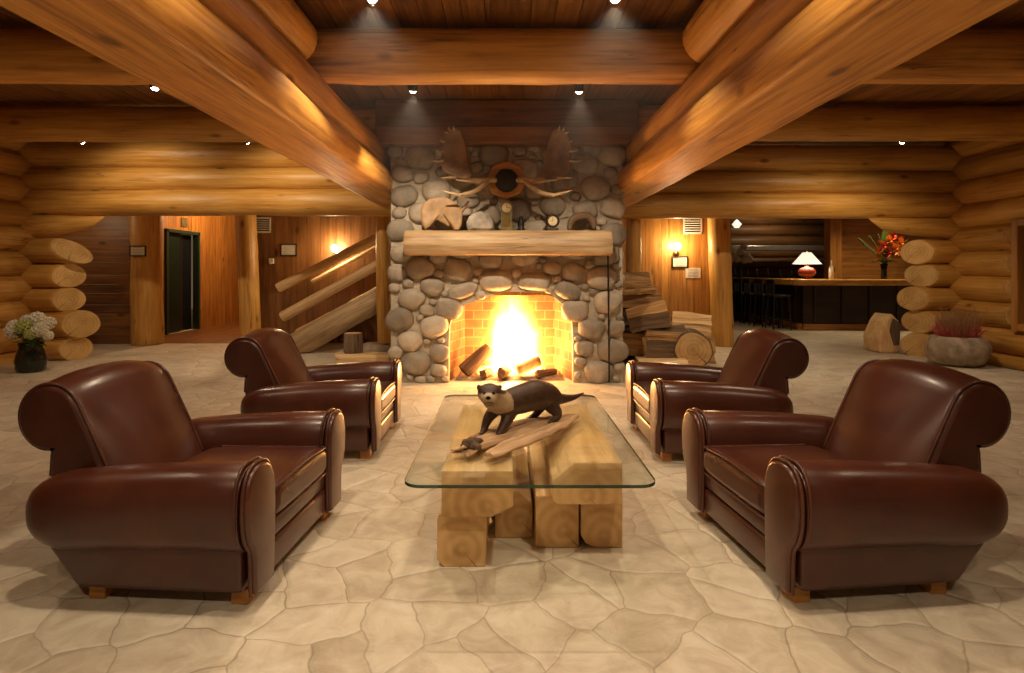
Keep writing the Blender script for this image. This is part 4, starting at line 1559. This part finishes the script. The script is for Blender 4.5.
sconce(336, 249, WY, 'glowing wall lamp on the plank wall over the log staircase', 38)

# log staircase
st = thing('log_staircase', 'log staircase with rough stringer and peeled handrails left of the chimney', 'staircase', (-2.8, 9.6, 0))
SO = V3((-2.8, 9.6, 0))
def sub(mb, name, mats): return shift(mb, SO).build(name, mats, st)
SM = [M_PALE, M_PALE_END]
for (pa, pb, d, r0, r1, nm, ms) in (((296, 349), (384, 297), 9.5, 0.20, 0.19, 'stringer', [M_MANTEL, M_PALE_END]), ((300, 337), (384, 292), 10.6, 0.15, 0.15, 'stringer', SM),
                                ((282, 317), (386, 260), 9.5, 0.085, 0.075, 'handrail', SM), ((278, 288), (384, 234), 10.3, 0.085, 0.075, 'handrail', SM),
                                ((312, 282), (384, 243), 10.68, 0.04, 0.04, 'handrail', SM)):
    mb = MB()
    a, b = P(pa[0], pa[1], d), P(pb[0], pb[1], d)
    b = a + (b - a) * 1.12
    if nm == 'stringer':
        a.z = max(a.z, 0.12)
    mb.log(a, b, r0, r1, segs=12, wob=0.03 if nm == 'stringer' else 0.008, tint=0.6, zmin=0.0)
    sub(mb, nm, ms)
for k in range(6):
    z = 0.16 + k * 0.19
    x = -3.25 + k * 0.30
    if x > -1.5: break
    mb = MB()
    mb.log((x, 9.42, z), (x, 10.68, z), 0.15, 0.15, n=20, segs=6, zmax=z + 0.02, zmin=z - 0.07, tint=0.7)
    sub(mb, 'tread', SM)
for (x, z0, z1, d) in ((-2.35, 0.75, 1.25, 9.5), (-3.2, 0.14, 0.75, 9.5), (-3.4, 0.14, 1.25, 10.4)):
    pass
# slab and stump before the stairs
mb = MB()
mb.log((-2.36, 8.45, 0.06), (-1.58, 8.30, 0.07), 0.19, 0.17, n=26, segs=8, zmin=0.0, zmax=0.15, wob=0.04, tint=0.6)
tag(mb.build('wood_slab', [M_PALE, M_PALE_END], loc=(-1.97, 8.38, 0)), 'low pale half-log slab on the floor at the left foot of the chimney', 'wood slab')
mb = MB()
mb.log((-2.16, 8.42, 0.153), (-2.16, 8.42, 0.43), 0.135, 0.13, n=24, segs=5, wob=0.02)
tag(mb.build('bark_stump', [M_BARK, M_PALE_END], loc=(-2.16, 8.42, 0.153)), 'short grey bark-covered stump standing on the pale slab by the stairs', 'stump')

# ------------------------------------------------------------------ right: firewood, wall, bar
def stick(name, label, a, b, poly, tint, faces=(0,), mats=None):
    """a split log from a to b: cross-section polygon (radii), outer faces in bark"""
    a, b = V3(a), V3(b)
    ax = (b - a).normalized()
    up = V3((0, 0, 1))
    e1 = up.cross(ax).normalized()
    e2 = ax.cross(e1)
    L = (b - a).length
    S = 7
    dense = []
    m = len(poly)
    for i in range(m):
        p, q = V3(poly[i]), V3(poly[(i + 1) % m])
        for k in range(4):
            dense.append((p.lerp(q, k / 4), i))
    rings, gcs = [], []
    sd = random.random() * 50
    for s_ in range(S + 1):
        u = s_ / S
        ring = []
        for (p, i) in dense:
            w_ = 0.03 * noise.noise(V3((u * L * 3 + sd, p.x * 9, p.y * 9))) + 0.016 * noise.noise(V3((u * L * 2 + sd, p.x * 45, p.y * 45)))
            ring.append(a + ax * (u * L + 0.03 * noise.noise(V3((p.x * 12, p.y * 12, sd))) * (1 if s_ in (0, S) else 0)) + e1 * (p.x + w_) + e2 * (p.y + w_))
            gcs.append(V3((u * L + sd, p.x, p.y)))
        rings.append(ring)
    mb = MB()
    n = len(dense)
    vs = [p for r in rings for p in r]
    for i in range(n):
        j = (i + 1) % n
        mat = 1 if dense[i][1] in faces else 0
        idx = []
        for k in range(S):
            idx.append([k * n + i, k * n + j, (k + 1) * n + j, (k + 1) * n + i])
        used = sorted({q for f in idx for q in f})
        mp = {q: z_ for z_, q in enumerate(used)}
        mb.add([vs[q] for q in used], [[mp[q] for q in f] for f in idx], mat, False, [gcs[q] for q in used], tint)
    for k in (0, S):
        r = rings[k]
        c = sum(r, V3()) / n
        g = gcs[k * n:(k + 1) * n]
        mb.add(r + [c], [[i, (i + 1) % n, n] for i in range(n)], 2, False, g + [V3((g[0].x, 0, 0))], tint)
    c = (a + b) / 2
    zl = min(p.z for p in mb.v)
    if zl < 0.002:
        for p in mb.v: p.z = max(p.z, 0.002)
    o = mb.build('split_log', mats or [M_SPLIT, M_BARK, M_PALE_END], loc=(c.x, c.y, max(zl, 0)))
    return tag(o, label, 'firewood', 'stacked firewood')


tri = lambda w_, h: [(-w_, -h), (w_, -h), (w_ * 0.9, h * 0.1), (0.15 * w_, h), (-w_ * 0.95, h * 0.2)]
rec = lambda w_, h: [(-w_, -h), (w_, -h * 0.9), (w_ * 0.95, h), (-w_ * 0.9, h * 0.92)]
# hidden back rank the visible pieces lean on
stick('split_log', 'dark split log at the bottom of the pile against the chimney flank', (1.52, 8.75, 0.14), (2.25, 8.72, 0.14), rec(0.14, 0.13), 0.2, (0, 1, 2, 3))
stick('split_log', 'dark split log second from the bottom against the chimney flank', (1.54, 8.75, 0.40), (2.25, 8.7, 0.40), rec(0.14, 0.125), 0.15, (0, 1, 2, 3))
stick('split_log', 'dark split log third from the bottom against the chimney flank', (1.54, 8.75, 0.65), (2.22, 8.7, 0.65), rec(0.14, 0.12), 0.2, (0, 1, 2, 3))
stick('split_log', 'brown split log below the flat plank in the upper pile', (1.58, 8.72, 0.86), (2.28, 8.66, 0.90), rec(0.13, 0.085), 0.3, (1,))
stick('split_log', 'flat split plank with pale edge second from the top of the pile', (1.56, 8.68, 1.0), (2.2, 8.62, 1.05), rec(0.13, 0.045), 0.45, (0,))
stick('split_log', 'thick dark bark log topmost on the firewood pile beside the chimney', (1.6, 8.72, 1.18), (2.12, 8.70, 1.18), rec(0.13, 0.115), 0.35, (0, 2))
stick('split_log', 'big split log with pale yellow face at the front of the pile', (1.74, 8.3, 0.62), (2.26, 8.2, 0.74), tri(0.18, 0.17), 0.85, (0, 4))
stick('split_log', 'dark bark wedge log lying under the big pale-faced split log', (1.95, 8.18, 0.47), (2.48, 8.15, 0.45), tri(0.13, 0.11), 0.3, (0, 1, 2, 3))
stick('split_log', 'short split log with ochre face just above the bottom slab', (1.92, 8.12, 0.265), (2.45, 8.1, 0.26), rec(0.12, 0.125), 0.7, (0, 3))
stick('split_log', 'dark split log at the left of the pile behind the ochre one', (1.62, 8.35, 0.3), (1.95, 8.38, 0.3), rec(0.14, 0.16), 0.2, (0, 1, 2))
stick('split_log', 'split log behind the short ochre log, under the dark bark wedge', (1.85, 8.42, 0.33), (2.5, 8.44, 0.33), rec(0.13, 0.17), 0.3, (1,))
stick('split_log', 'wide pale cream split log on the right of the firewood pile', (2.42, 8.6, 0.56), (2.95, 8.5, 0.52), tri(0.2, 0.17), 0.95, (0,), [M_PALE, M_BARK, M_PALE_END])
stick('split_log', 'brown split log underneath the wide cream one, right of the pile', (2.4, 8.62, 0.19), (3.0, 8.58, 0.19), rec(0.2, 0.185), 0.4, (0, 1))
mb = MB()
mb.log((2.53, 7.93, 0.255), (2.62, 8.36, 0.255), 0.25, 0.25, n=32, segs=6, wob=0.02, tint=0.25)
tag(mb.build('round_log', [M_BARK, M_PALE_END], loc=(2.57, 8.14, 0)), 'thick round log with its sawn end facing the room, behind the right far chair', 'firewood', 'stacked firewood')
mb = MB()
mb.log((1.78, 7.98, 0.05), (2.42, 7.92, 0.05), 0.21, 0.2, n=26, segs=8, zmin=0.0, zmax=0.135, wob=0.03, tint=0.75)
tag(mb.build('slab_log', [M_PALE, M_PALE_END], loc=(2.1, 7.95, 0)), 'flat pale slab on the floor at the front of the firewood pile', 'firewood', 'stacked firewood')

WR = 10.75
mb = MB()
boards(mb, (1.3, WR, 0), (1, 0, 0), (0, 0, 1), (0, -1, 0), 2.6, 3.3, 0.15, tr=(0.5, 0.8))
struct(mb.build('wall_plank_right', M_PLANK))
vent(683, 702, 217, 234, WR - 0.005, 'pale slatted air vent high on the plank wall right of the chimney')
sconce(676, 247, WR, 'glowing wall lamp on the amber plank wall above the framed notice', 38)
c = P(677, 262, WR)
notice('framed_sign', 'framed notice right under the wall lamp right of the chimney', (c.x + 0.05, WR - 0.012, c.z), 0.27, 0.19, 5)
c = P(693, 273, WR)
notice('paper_sign', 'unframed paper notice below the framed one beside the log post', (c.x, WR - 0.008, c.z), 0.27, 0.18, 6, False)

# bar room
mb = MB()
for k in range(10):
    mb.log((3.8, 18.6, 0.17 + k * 0.35), (13, 18.6, 0.17 + k * 0.35), 0.19, segs=12)
struct(mb.build('wall_bar_back', [M_DARKLOG, M_LOG_END]))
mb = MB()
boards(mb, (8.35, 15.0, 0), (1, 0, 0), (0, 0, 1), (0, -1, 0), 4, 3.3, 0.25, along='u', tr=(0.4, 0.6))
struct(mb.build('wall_bar_side', M_PLANK))
mb = MB()
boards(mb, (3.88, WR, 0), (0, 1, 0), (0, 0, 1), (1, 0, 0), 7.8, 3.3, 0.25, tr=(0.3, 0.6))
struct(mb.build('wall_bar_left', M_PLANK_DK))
mb = MB()
mb.box((8.28, 14.9, 1.65), (0.30, 0.30, 3.29), 0.02, tint=0.7)
tag(mb.build('square_post', M_PLANK, loc=(8.28, 14.9, 0)), 'square amber timber post behind the bar, right of the table lamp', 'post', kind='thing')

bar = thing('bar_counter', 'long dark panelled bar with pale live-edge counter in the room at right', 'bar', (6.6, 13.0, 0))
mb = MB()
mb.box((1.9, 0.3, 0.56), (3.6, 0.10, 0.98), 0.01, tint=0.3)
mb.box((0.15, 2.4, 0.56), (0.10, 4.2, 0.98), 0.01, tint=0.3)
for k in range(6):
    mb.box((0.35 + k * 0.62, 0.24, 0.56), (0.05, 0.04, 0.9), 0.006, tint=0.5)
for k in range(6):
    mb.box((0.09, 0.6 + k * 0.7, 0.56), (0.04, 0.05, 0.9), 0.006, tint=0.5)
mb.build('front_panel', M_DARKWOOD, bar)
mb = MB()
mb.box((1.9, 0.22, 0.07), (3.6, 0.10, 0.13), 0.01, tint=0.6)
mb.box((0.06, 2.4, 0.07), (0.10, 4.2, 0.13), 0.01, tint=0.6)
mb.build('kick_board', M_PLANK, bar)
mb = MB()
mb.prism([(-0.12, 0.0), (1.2, 0.02), (2.0, -0.06), (2.4, 0.04), (3.7, 0.0), (3.7, 0.75), (0.72, 0.72), (0.62, 1.0), (0.62, 4.5), (-0.12, 4.5), (-0.16, 2.0)], 2, 1.0, 1.14, 0.03, tint=0.9, long=0)
mb.build('countertop', M_LOG, bar)
BT = 1.141

# stools
sp = thing('bar_stool', '', 'bar stool', (0, 0, 0), 0, 'dark bar stools along the bar')
mb = MB()
mb.box((0, 0, 0.76), (0.40, 0.40, 0.055), 0.02, seg=3, smooth=True)
mb.build('seat', M_BLACKWOOD, sp)
mb = MB()
mb.box((-0.185, 0, 1.08), (0.03, 0.38, 0.10), 0.008)
for k in range(4):
    mb.box((-0.185, -0.12 + k * 0.08, 0.92), (0.018, 0.02, 0.26), 0.004)
for s in (-1, 1):
    mb.box((-0.185, s * 0.18, 0.95), (0.032, 0.032, 0.36), 0.006)
mb.build('backrest', M_BLACKWOOD, sp)
for (a, b) in ((1, 1), (1, -1), (-1, 1), (-1, -1)):
    mb = MB()
    mb.tube([(a * 0.16, b * 0.16, 0.74), (a * 0.20, b * 0.20, 0.0)], [0.02, 0.017], 8)
    mb.build('leg', M_BLACKWOOD, sp)
mb = MB()
for (a, b, c, d) in ((-1, -1, 1, -1), (1, -1, 1, 1), (1, 1, -1, 1), (-1, 1, -1, -1)):
    mb.tube([(a * 0.187, b * 0.187, 0.25), (c * 0.187, d * 0.187, 0.25)], 0.012, 6)
mb.build('foot_rail', M_BLACKWOOD, sp)
pl = ['nearest the bar corner', 'second from the bar corner', 'third from the bar corner', 'fourth from the bar corner', 'fifth from the bar corner', 'sixth from the bar corner', 'farthest from the bar corner, by the white flowers']
for k in range(7):
    loc = (6.18, 13.35 + k * 0.62, 0)
    lab = 'dark wooden bar stool ' + pl[k]
    if k == 0:
        sp.location = loc
        sp['label'] = lab
    else:
        dup(sp, loc, random.uniform(-0.12, 0.12), lab)

# table lamp
tl = thing('table_lamp', 'lit table lamp with red round base on the bar', 'lamp', (6.83, 13.35, BT))
mb = MB()
mb.lathe([(0.10, 0), (0.11, 0.02), (0.08, 0.04), (0.15, 0.08), (0.19, 0.14), (0.18, 0.20), (0.12, 0.25), (0.05, 0.27), (0.04, 0.30)], n=24)
mb.build('base', M_RED, tl)
mb = MB()
mb.lathe([(0.012, 0.28), (0.012, 0.62), (0.02, 0.64), (0, 0.66)], n=10)
mb.build('stem', M_BRASS, tl)
mb = MB()
mb.lathe([(0.30, 0.34), (0.09, 0.60)], n=28, caps=False)
mb.build('lamp_shade', M_SHADE, tl)
lamp('table_lamp_bulb', 'POINT', (6.83, 13.35, BT + 0.42), 14, (1.0, 0.78, 0.48), 0.05)

# flowers
def petal_ball(mb, c, r, n, size, mat=0):
    for k in range(n):
        y = 1 - 2 * (k + 0.5) / n
        a = k * 2.39996
        rr = math.sqrt(1 - y * y)
        d = V3((rr * math.cos(a), rr * math.sin(a), y))
        e1 = d.orthogonal().normalized()
        e2 = d.cross(e1)
        p = V3(c) + d * r
        tw = random.uniform(0, PI)
        f1 = e1 * math.cos(tw) + e2 * math.sin(tw)
        f2 = d.cross(f1)
        q = [p - f1 * size, p - f2 * size + d * size * 0.4, p + f1 * size, p + f2 * size + d * size * 0.4]
        mb.add(q + [p - d * size * 0.5], [[0, 1, 4], [1, 2, 4], [2, 3, 4], [3, 0, 4]], mat, False)
    mb.blob(c, (r * 0.92,) * 3, 2, 0.05)


def leafblade(mb, base, tip, wd, mat=0, droop=0.02):
    base, tip = V3(base), V3(tip)
    d = tip - base
    side = d.cross(V3((0, 0, 1)))
    side = side.normalized() * wd if side.length > 1e-4 else V3((wd, 0, 0))
    rows = []
    for k in range(7):
        u = k / 6
        c = base + d * u - V3((0, 0, droop * u * u))
        w_ = math.sin(PI * min(1, u * 0.95 + 0.05)) ** 0.8
        rows.append([c - side * w_ + V3((0, 0, 0.15 * wd)), c, c + side * w_ + V3((0, 0, 0.15 * wd))])
    vs = [p for r in rows for p in r]
    fs = []
    for k in range(6):
        for i in range(2):
            fs.append([k * 3 + i, k * 3 + i + 1, k * 3 + i + 4, k * 3 + i + 3])
    mb.add(vs, fs, mat, True)


vl = P(31, 370, 7.72)
fv = thing('flower_vase', 'dark glass vase on the floor at the left log wall', 'vase', (vl.x, 7.72, 0))
mb = MB()
mb.lathe([(0.0, 0.004), (0.13, 0.0), (0.165, 0.03), (0.175, 0.15), (0.15, 0.26), (0.125, 0.32), (0.145, 0.37), (0.138, 0.372), (0.115, 0.32), (0.14, 0.25), (0.163, 0.15), (0.155, 0.04), (0.0, 0.02)], n=28, caps=False)
mb.build('glass_body', M_VASE, fv)
bq = thing('hydrangea_bouquet', 'bouquet of white and lime hydrangeas in the floor vase at the left wall', 'flowers', (vl.x, 7.72, 0.03))
mb = MB()
heads = [(-0.20, -0.03, 0.50, 0.10, 0), (-0.02, -0.1, 0.56, 0.09, 1), (0.16, -0.05, 0.52, 0.09, 0), (0.04, 0.05, 0.64, 0.10, 0), (-0.10, 0.06, 0.62, 0.08, 0), (0.20, 0.05, 0.60, 0.075, 0), (0.09, -0.12, 0.47, 0.065, 1), (-0.26, 0.06, 0.55, 0.085, 0), (0.24, -0.02, 0.44, 0.06, 0)]
for (x, y, z, r, m) in heads:
    mb.tube([(x * 0.15, y * 0.2, 0.03), (x * 0.3, y * 0.4, 0.33), (x, y, z)], 0.006, 6, smooth_path=3)
mb.build('stem', M_STEM, bq)
for (x, y, z, r, m) in heads:
    mb = MB()
    petal_ball(mb, (x, y, z), r, 70, r * 0.28)
    mb.build('flower_head', M_LIME if m else M_CREAM, bq)
mb = MB()
for k in range(34):
    a = random.uniform(0, 2 * PI)
    r = random.uniform(0.12, 0.26)
    z = random.uniform(0.34, 0.5)
    leafblade(mb, (0.05 * math.cos(a), 0.05 * math.sin(a), z - 0.05), (r * math.cos(a), r * math.sin(a), z + random.uniform(-0.06, 0.08)), 0.04, 0, 0.05)
mb.build('leaves', M_LEAF, bq)

# lilies on the bar
lx = P(884, 279, 13.35)
lv = thing('bar_vase', 'green glass vase holding lilies on the right end of the bar', 'vase', (lx.x, 13.35, BT))
mb = MB()
mb.lathe([(0.0, 0.003), (0.06, 0.0), (0.065, 0.02), (0.055, 0.2), (0.08, 0.34), (0.075, 0.342), (0.05, 0.2), (0.058, 0.03), (0, 0.015)], n=20, caps=False)
mb.build('glass_body', M_VASE, lv)
lb = thing('lily_bouquet', 'bouquet of orange and coral lilies in the vase on the bar', 'flowers', (lx.x, 13.35, BT + 0.016))
lb.scale = (1.4, 1.4, 1.25)
heads = [(-0.12, -0.05, 0.46, 0), (0.02, -0.1, 0.45, 1), (-0.05, -0.08, 0.55, 1), (0.16, -0.05, 0.52, 0), (0.10, 0, 0.66, 0), (0.24, 0, 0.46, 0), (0.30, 0.02, 0.62, 0), (0.02, 0.05, 0.62, 0), (0.20, 0.05, 0.76, 1)]
mb = MB()
for (x, y, z, m) in heads:
    mb.tube([(x * 0.1, y * 0.1, 0.02), (x * 0.2, y * 0.2, 0.3), (x, y, z)], 0.006, 6, smooth_path=3)
for (x, z) in ((-0.42, 0.72), (-0.34, 0.62), (-0.24, 0.76), (-0.1, 0.8)):
    mb.tube([(0, 0, 0.25), (x * 0.5, 0, z * 0.75), (x, 0, z)], [0.008, 0.008, 0.016], 6, smooth_path=3)
mb.build('stem', M_STEM, lb)
for (x, y, z, m) in heads:
    mb = MB()
    for k in range(7):
        a = 2 * PI * k / 7 + random.random()
        leafblade(mb, (x, y, z), (x + 0.13 * math.cos(a), y - 0.05, z + 0.13 * math.sin(a) + 0.02), 0.032, 0, 0.01)
    mb.blob((x, y - 0.02, z), (0.03, 0.03, 0.03), 1, 0.1)
    mb.build('flower', M_CORAL if m else M_ORANGE, lb)
mb = MB()
leafblade(mb, (0.05, 0.08, 0.35), (0.12, 0.10, 1.05), 0.09, 0, 0.0)
for k in range(9):
    a = 2 * PI * k / 9
    leafblade(mb, (0, 0, 0.32), (0.22 * math.cos(a), 0.12 * math.sin(a), 0.36), 0.04, 0, 0.08)
mb.build('leaves', M_LEAF, lb)
# white flowers at the bar's far end
wx = P(740, 280, 17.0)
wv_ = thing('bar_vase', 'slim vase of pale flowers on the far end of the bar', 'vase', (6.72, 16.9, BT))
mb = MB()
mb.lathe([(0.0, 0.003), (0.07, 0.0), (0.06, 0.2), (0.08, 0.36), (0.07, 0.36), (0.05, 0.2), (0, 0.02)], n=18, caps=False)
mb.build('glass_body', M_VASE, wv_)
wb = thing('pale_bouquet', 'pale cream bouquet standing at the far end of the bar beside the log post', 'flowers', (6.72, 16.9, BT + 0.02))
mb = MB()
hs = [(-0.2, 0.6), (0.0, 0.72), (0.2, 0.6), (-0.1, 0.5), (0.12, 0.48), (0.28, 0.5), (-0.28, 0.75), (0.1, 0.85)]
for (x, z) in hs:
    mb.tube([(0, 0, 0), (x * 0.2, 0, 0.3), (x, -0.05, z)], 0.008, 6, smooth_path=3)
mb.build('stem', M_STEM, wb)
for (x, z) in hs:
    mb = MB()
    petal_ball(mb, (x, -0.05, z), 0.09, 40, 0.03)
    mb.build('flower_head', M_CREAM, wb)

# back counter and bottles
bc = thing('back_counter', 'dark back bar unit with a bright steel ledge behind the stools', 'counter', (8.4, 18.0, 0))
mb = MB()
mb.box((0, 0, 0.55), (3.6, 0.5, 1.1), 0.02, tint=0.3)
mb.box((1.75, -0.1, 1.5), (0.1, 0.3, 1.0), 0.01)
mb.box((-1.75, -0.1, 1.5), (0.1, 0.3, 1.0), 0.01)
mb.build('body', M_DARKWOOD, bc)
mb = MB()
mb.box((0, -0.15, 2.02), (4.4, 0.35, 0.16), 0.02)
mb.build('ledge', M_MIRROR, bc)
for k in range(9):
    x = 7.0 + k * 0.34 + random.uniform(-0.05, 0.05)
    h = random.uniform(0.26, 0.34)
    mb = MB()
    mb.lathe([(0.0, 0), (0.042, 0), (0.042, h * 0.6), (0.016, h * 0.75), (0.016, h), (0, h)], n=14)
    o = mb.build('bottle', M_BOTTLE)
    o.location = (x, 17.9, 1.101)
    tag(o, 'dark bottle standing on the back bar unit below the steel ledge', 'bottle', 'bottles on the back bar')
cb = P(831, 266, 13.5)
mb = MB()
mb.lathe([(0.0, 0), (0.05, 0), (0.05, 0.24), (0.02, 0.32), (0.02, 0.42), (0, 0.42)], n=16)
o = mb.build('bottle', M_WHITE)
o.location = (cb.x, 13.5, BT)
tag(o, 'single pale bottle on the bar between lamp and square post', 'bottle')
# pendant lamp half behind the post
pd = thing('pendant_lamp', 'small lit pendant lamp just right of the log post before the bar', 'lamp', (4.95, 12.6, 2.35))
mb = MB()
mb.tube([(0, 0, 0.06), (0, 0, CZ - 2.35)], 0.008, 6)
mb.build('cord', M_IRON, pd)
mb = MB()
mb.lathe([(0.05, -0.10), (0.10, -0.03), (0.03, 0.05), (0.01, 0.07)], n=16, caps=False)
mb.build('lamp_shade', M_SHADE, pd)

# chunk of wood and stone planter by the right wall
mb = MB()
c = P(888, 345, 9.72)
stk = [(0.0, 0.0), (0.30, 0.0), (0.40, 0.16), (0.36, 0.52), (0.20, 0.64), (0.06, 0.50), (-0.06, 0.22)]
mb.prism([(x * 0.92 + 6.0, z + 0.002) for (x, z) in stk], 1, 9.42, 9.86, 0.04, tint=0.8, long=2)
for p in mb.v:
    p += V3((0.05 * noise.noise(p * 4), 0.05 * noise.noise(p * 4 + V3((9, 0, 0))), 0))
mb.prism([(6.2, 0.12), (6.29, 0.14), (6.32, 0.48), (6.19, 0.56), (6.12, 0.36)], 1, 9.405, 9.5, 0.012, mat=1, tint=0.4, long=2)
tag(mb.build('wood_chunk', [M_PALE, M_BARK], loc=(6.18, 9.62, 0)), 'rough split wood chunk with dark bark patch, leaning beside the right log wall end', 'wood chunk')
pc = V3((6.32, 8.25, 0))
pt = thing('stone_planter', 'round hollowed boulder planter with red grass at the right log wall', 'planter', pc)
pt.scale = (0.86, 0.86, 0.86)
mb = MB()
mb.lathe([(0.0, 0.0), (0.26, 0.0), (0.38, 0.06), (0.445, 0.20), (0.44, 0.32), (0.39, 0.43), (0.33, 0.475), (0.28, 0.47), (0.25, 0.42), (0.0, 0.40)], n=40, wob=0.12, caps=False)
mb.build('stone_bowl', M_ROCK, pt)
mb = MB()
mb.lathe([(0.0, 0.44), (0.25, 0.42)], n=20, caps=False)
mb.build('soil', M_SOIL, pt)
for (nm, m, cnt, ln) in (('red_grass', M_REDGRASS, 520, (0.14, 0.36)), ('dry_grass', M_TANGRASS, 160, (0.3, 0.60))):
    mb = MB()
    for k in range(cnt):
        a = random.uniform(0, 2 * PI)
        r0 = random.uniform(0, 0.24)
        l_ = random.uniform(*ln)
        sp_ = random.uniform(0.05, 0.9 if nm == 'red_grass' else 0.45)
        b = V3((r0 * math.cos(a), r0 * math.sin(a), 0.42))
        d = V3((math.cos(a) * sp_, math.sin(a) * sp_, 1)).normalized()
        tp = b + d * l_ - V3((0, 0, 0.08 * sp_))
        mb.tube([b, b.lerp(tp, 0.55) + V3((0, 0, 0.03)), tp], [0.006, 0.005, 0.0012], 4)
    o = mb.build(nm, m, pt)
    o['kind'] = 'stuff'

# ------------------------------------------------------------------ lights of the side rooms
lamp('corridor_lamp', 'POINT', (-5.7, 13.2, 2.9), 170, (1.0, 0.66, 0.34), 0.12)
lamp('corridor_lamp', 'POINT', (-7.6, 9.7, 2.3), 14, (1.0, 0.7, 0.4), 0.12)
lamp('downlight_lamp', 'SPOT', (2.75, 7.3, 2.95), 60, WARM, 0.05, (2.5, 8.1, 0.5), 120, 0.9)
lamp('downlight_lamp', 'SPOT', (5.4, 5.2, 3.2), 85, WARM, 0.05, (5.4, 5.5, 0), 125, 0.9)
lamp('downlight_lamp', 'SPOT', (3.0, 5.2, 3.2), 60, WARM, 0.05, (3.0, 5.5, 0), 115, 0.9)
lamp('downlight_lamp', 'SPOT', (-5.6, 5.2, 3.2), 65, WARM, 0.05, (-5.6, 5.5, 0), 125, 0.9)
lamp('bar_lamp', 'SPOT', (8.7, 13.0, 3.2), 190, (1.0, 0.72, 0.40), 0.08, (8.7, 13.4, 0), 120, 0.8)
lamp('bar_lamp', 'SPOT', (5.2, 12.2, 3.2), 60, (1.0, 0.72, 0.40), 0.08, (5.2, 12.2, 0), 120, 0.8)
lamp('bar_lamp', 'SPOT', (8.0, 17.0, 3.2), 60, (1.0, 0.80, 0.55), 0.08, (8.0, 18.0, 1.8), 130, 0.8)

# ------------------------------------------------------------------ thin smoke hanging under the ceiling between the beams
t = NT('thin_smoke')
t.t.nodes.remove(t.p)
vs_ = t.n('ShaderNodeVolumeScatter', Color=(1, 1, 1, 1), Density=0.014, Anisotropy=0.35)
t.l(vs_.outputs[0], t.out.inputs['Volume'])
mb = MB()
mb.box((0, 4.85, 2.7), (2.6, 2.7, 1.1), 0)
o = mb.build('smoke_haze', t.m)
tag(o, 'thin smoke haze lit by the ceiling spotlights in front of the chimney', 'smoke', kind='stuff')
